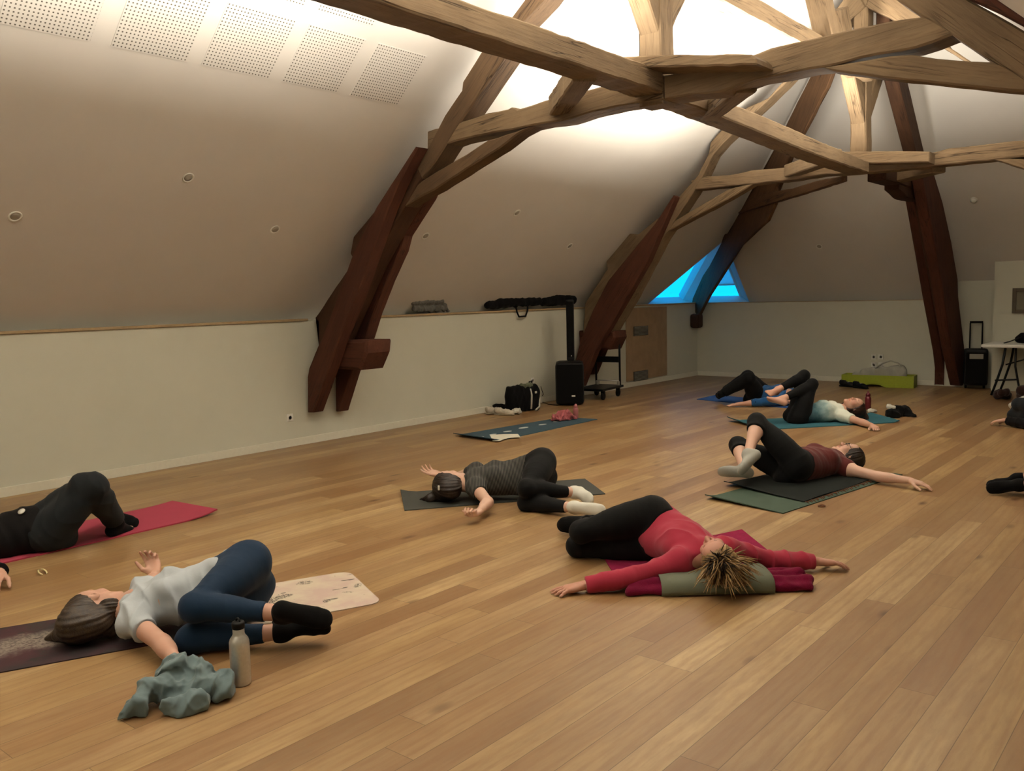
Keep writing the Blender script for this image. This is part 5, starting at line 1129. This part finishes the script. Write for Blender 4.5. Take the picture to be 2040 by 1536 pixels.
box('back_board', (0, .33, hh/2), (Lc, .018, hh), 'lime', cr_, None, .002); box('side_board', (-Lc/2+.009, .17, hh/2), (.018, .31, hh), 'lime', cr_, None, .002); box('side_board', (Lc/2-.009, .17, hh/2), (.018, .31, hh), 'lime', cr_, None, .002)
box('bottom', (0, .17, .075), (Lc-.04, .30, .015), 'lime', cr_, None, .002)
M['canvas'] = fabric('pale_grey_canvas', 'a3a296', .9, .15)
tb = thing('tote_bag', 'pale grey tote bag slumped in the lime crate', 'bag', ony(1755, 748, 14.4)); tb.location.z = .1
def ca(px, py, y=14.42): return npv(ony(px, py, y))
P, Q = shape([cone(ca(1705, 748), ca(1798, 747), .05, .06, .05), cone(ca(1722, 740), ca(1795, 735), .05, .07, .05), cone(ca(1790, 736), ca(1800, 745), .06, .05, .04)], .012, .085); P = crumple(P, Q, .02, 16, 3, .085); npmesh('body', [(P, Q)], 'canvas', tb)
for off in (0, .08):
    tube('handle', [Vector(ca(x_, y_, 14.38+off))-tb.location for x_, y_ in ((1742, 735), (1758, 724), (1775, 719), (1790, 724), (1798, 736))], .011, 'canvas', tb, 8)
lump('dark_shoes', None, None, [ac((1681, 768, .05), (1690, 769, .05), .05, .045)], 'blackfab', .012) if False else None
shoe('black shoe in front of the lime crate, nearest its left end', onz(1688, 771), -.3, 'black', 'black', 1.1); shoe('black shoe with pale laces, right one of the two by the lime crate', onz(1713, 774), -.5, 'black', 'black', 1.1)
M['wine'] = plain('wine_red_plastic', '5c1420', .35, var=.08)
c = onz(1729, 816); t = thing('water_bottle', 'wine red water bottle standing behind the auburn head', 'bottle', c)
lathe('body', [(.034, 0), (.038, .004), (.038, .14), (.034, .16), (.026, .172)], 'wine', t); lathe('lid', [(.028, .172), (.030, .174), (.030, .20), (.02, .212), (.012, .214), (.010, .236), (.004, .238)], 'wine', t)
lump('tissue', 'small white crumpled tissue beside the wine red bottle', 'tissue', [ac((1733, 820, .015), (1744, 819, .015), .03, .025)], 'whitefab', .008, .01, 60, seed=4)
lump('hoodie', 'black crumpled hoodie on the floor right of the teal mat', 'hoodie', [ac((1775, 824, .05), (1800, 816, .07), .06, .06), ac((1798, 820, .05), (1822, 828, .02), .06, .03), ac((1768, 826, .03), (1785, 828, .03), .04, .04)], 'blackfab', .011, .014, 30, seed=9)
lump('face_cloth', 'small white cloth lying on top of the black hoodie', 'cloth', [ac((1772, 811, .115), (1781, 812, .115), .03, .028)], 'whitefab', .008, .008, 50, seed=2, zmin=.09)
# trolley case
A = onz(1914, 776); B = onz(1963, 777); sc_ = thing('trolley_case', 'black trolley case with raised handle beside the end rafter boards', 'suitcase', (A+B)/2+Vector((.0, .12, 0)), math.atan2((B-A).y, (B-A).x)); Wc = (B-A).length
bm = bmesh.new(); add_box(bm, (0, 0, .335), (Wc*.98, .24, .55), None, .04); bmobj('body', bm, 'black', sc_); box('front_panel', (0, -.122, .32), (Wc*.84, .012, .46), 'grille', sc_, None, .005)
box('label_plate', (.0, -.13, .50), (Wc*.56, .006, .075), 'greyplastic', sc_, None, .002)
tube('pull_handle', [(-Wc*.25, .09, .6), (-Wc*.25, .09, .985), (-Wc*.22, .09, 1.0), (Wc*.22, .09, 1.0), (Wc*.25, .09, .985), (Wc*.25, .09, .6)], .011, 'metaldark', sc_); tube('grip', [(-Wc*.27, .09, 1.0), (Wc*.27, .09, 1.0)], .017, 'black', sc_)
for x in (-Wc*.38, Wc*.38): lathe('wheel', [(.02, -.015), (.04, -.015), (.045, 0), (.04, .015), (.02, .015)], 'black', sc_, (x, .09, .046), 16, XV)
# folding table with things on it
yt = 13.75; e0 = ony(1954, 681, yt); tz = .725
ft = thing('folding_table', 'white folding table at the right edge below the partition', 'table', (e0.x, e0.y+.3, 0))
box('tabletop', (.92, .06, tz-.02), (1.83, .74, .045), 'white', ft, None, .014)
for dyy in (-.24, .34):
    tube('leg', [(.30, dyy, tz-.05), (.27, dyy, .45), (.20, dyy, .2), (.14, dyy, .01)], .016, 'metaldark', ft); 
    tube('leg', [(1.55, dyy, tz-.05), (1.60, dyy, .45), (1.66, dyy, .2), (1.70, dyy, .01)], .016, 'metaldark', ft)
tube('leg', [(.42, -.20, tz-.05), (.42, -.20, .42), (.46, -.20, .2), (.50, -.2, .01)], .014, 'metaldark', ft)
tube('crossbar', [(.18, -.24, .22), (.46, -.2, .24)], .012, 'metaldark', ft); tube('brace', [(.30, -.2, .44), (.95, .05, tz-.06)], .010, 'metaldark', ft)
tt = ft.location+Vector((0, 0, tz))
lump('black_bag', 'black bag lying on the white folding table', 'bag', [cone(npv(tt+Vector((.42, .05, .06))), npv(tt+Vector((.95, .05, .06))), .06, .065, .05), cone(npv(tt+Vector((.48, .05, .10))), npv(tt+Vector((.8, .05, .10))), .05, .05, .05)], 'blackfab', .012, .01, 24, seed=5, zmin=tz+.004)
bm = bmesh.new(); add_tube(bm, [tt+Vector((.24, -.05, .008)), tt+Vector((.31, -.05, .03)), tt+Vector((.38, -.04, .06)), tt+Vector((.46, -.03, .09))], .008, 8); o = bmobj('headphone_cable', bm, 'black', None, True); tag(o, 'short black cable hanging off the bag on the table', 'cable')
M['brownfab'] = fabric('brown_leather', '2a1712', .8); lump('brown_bag', 'small dark brown bag on the floor under the folding table', 'bag', [ac((1990, 787, .06), (2007, 787, .06), .07, .06), ac((1995, 782, .12), (2003, 781, .12), .05, .05)], 'brownfab', .012, .012, 26, seed=8)
lump('dark_backpack', 'dark brown backpack at the right edge beyond the reaching hand', 'bag', [ac((2040, 786, .10), (2056, 786, .10), .10, .10), ac((2040, 778, .2), (2054, 778, .2), .08, .07)], 'brownfab', .014, .012, 22, seed=11)
# framed picture on the partition
yp = 14.545; a0 = ony(2019, 574, yp); a1 = ony(2019, 624, yp); fh = a0.z-a1.z; pf_ = thing('picture_frame', 'dark wood picture frame on the partition above the folding table', 'picture', (a0.x+.3, yp, (a0.z+a1.z)/2))
M['framewood'] = plain('dark_frame_wood', '4d4230', .5, var=.1); M['picture'] = plain('grey_print', '77725f', .7, var=.12, scale=5)
for sx in (-1, 1): box('moulding', (sx*.28, -.02, 0), (.05, .04, fh), 'framewood', pf_)
for sz in (-1, 1): box('moulding', (0, -.02, sz*(fh/2-.025)), (.51, .038, .05), 'framewood', pf_)
box('print', (0, -.01, 0), (.53, .015, fh-.08), 'picture', pf_)
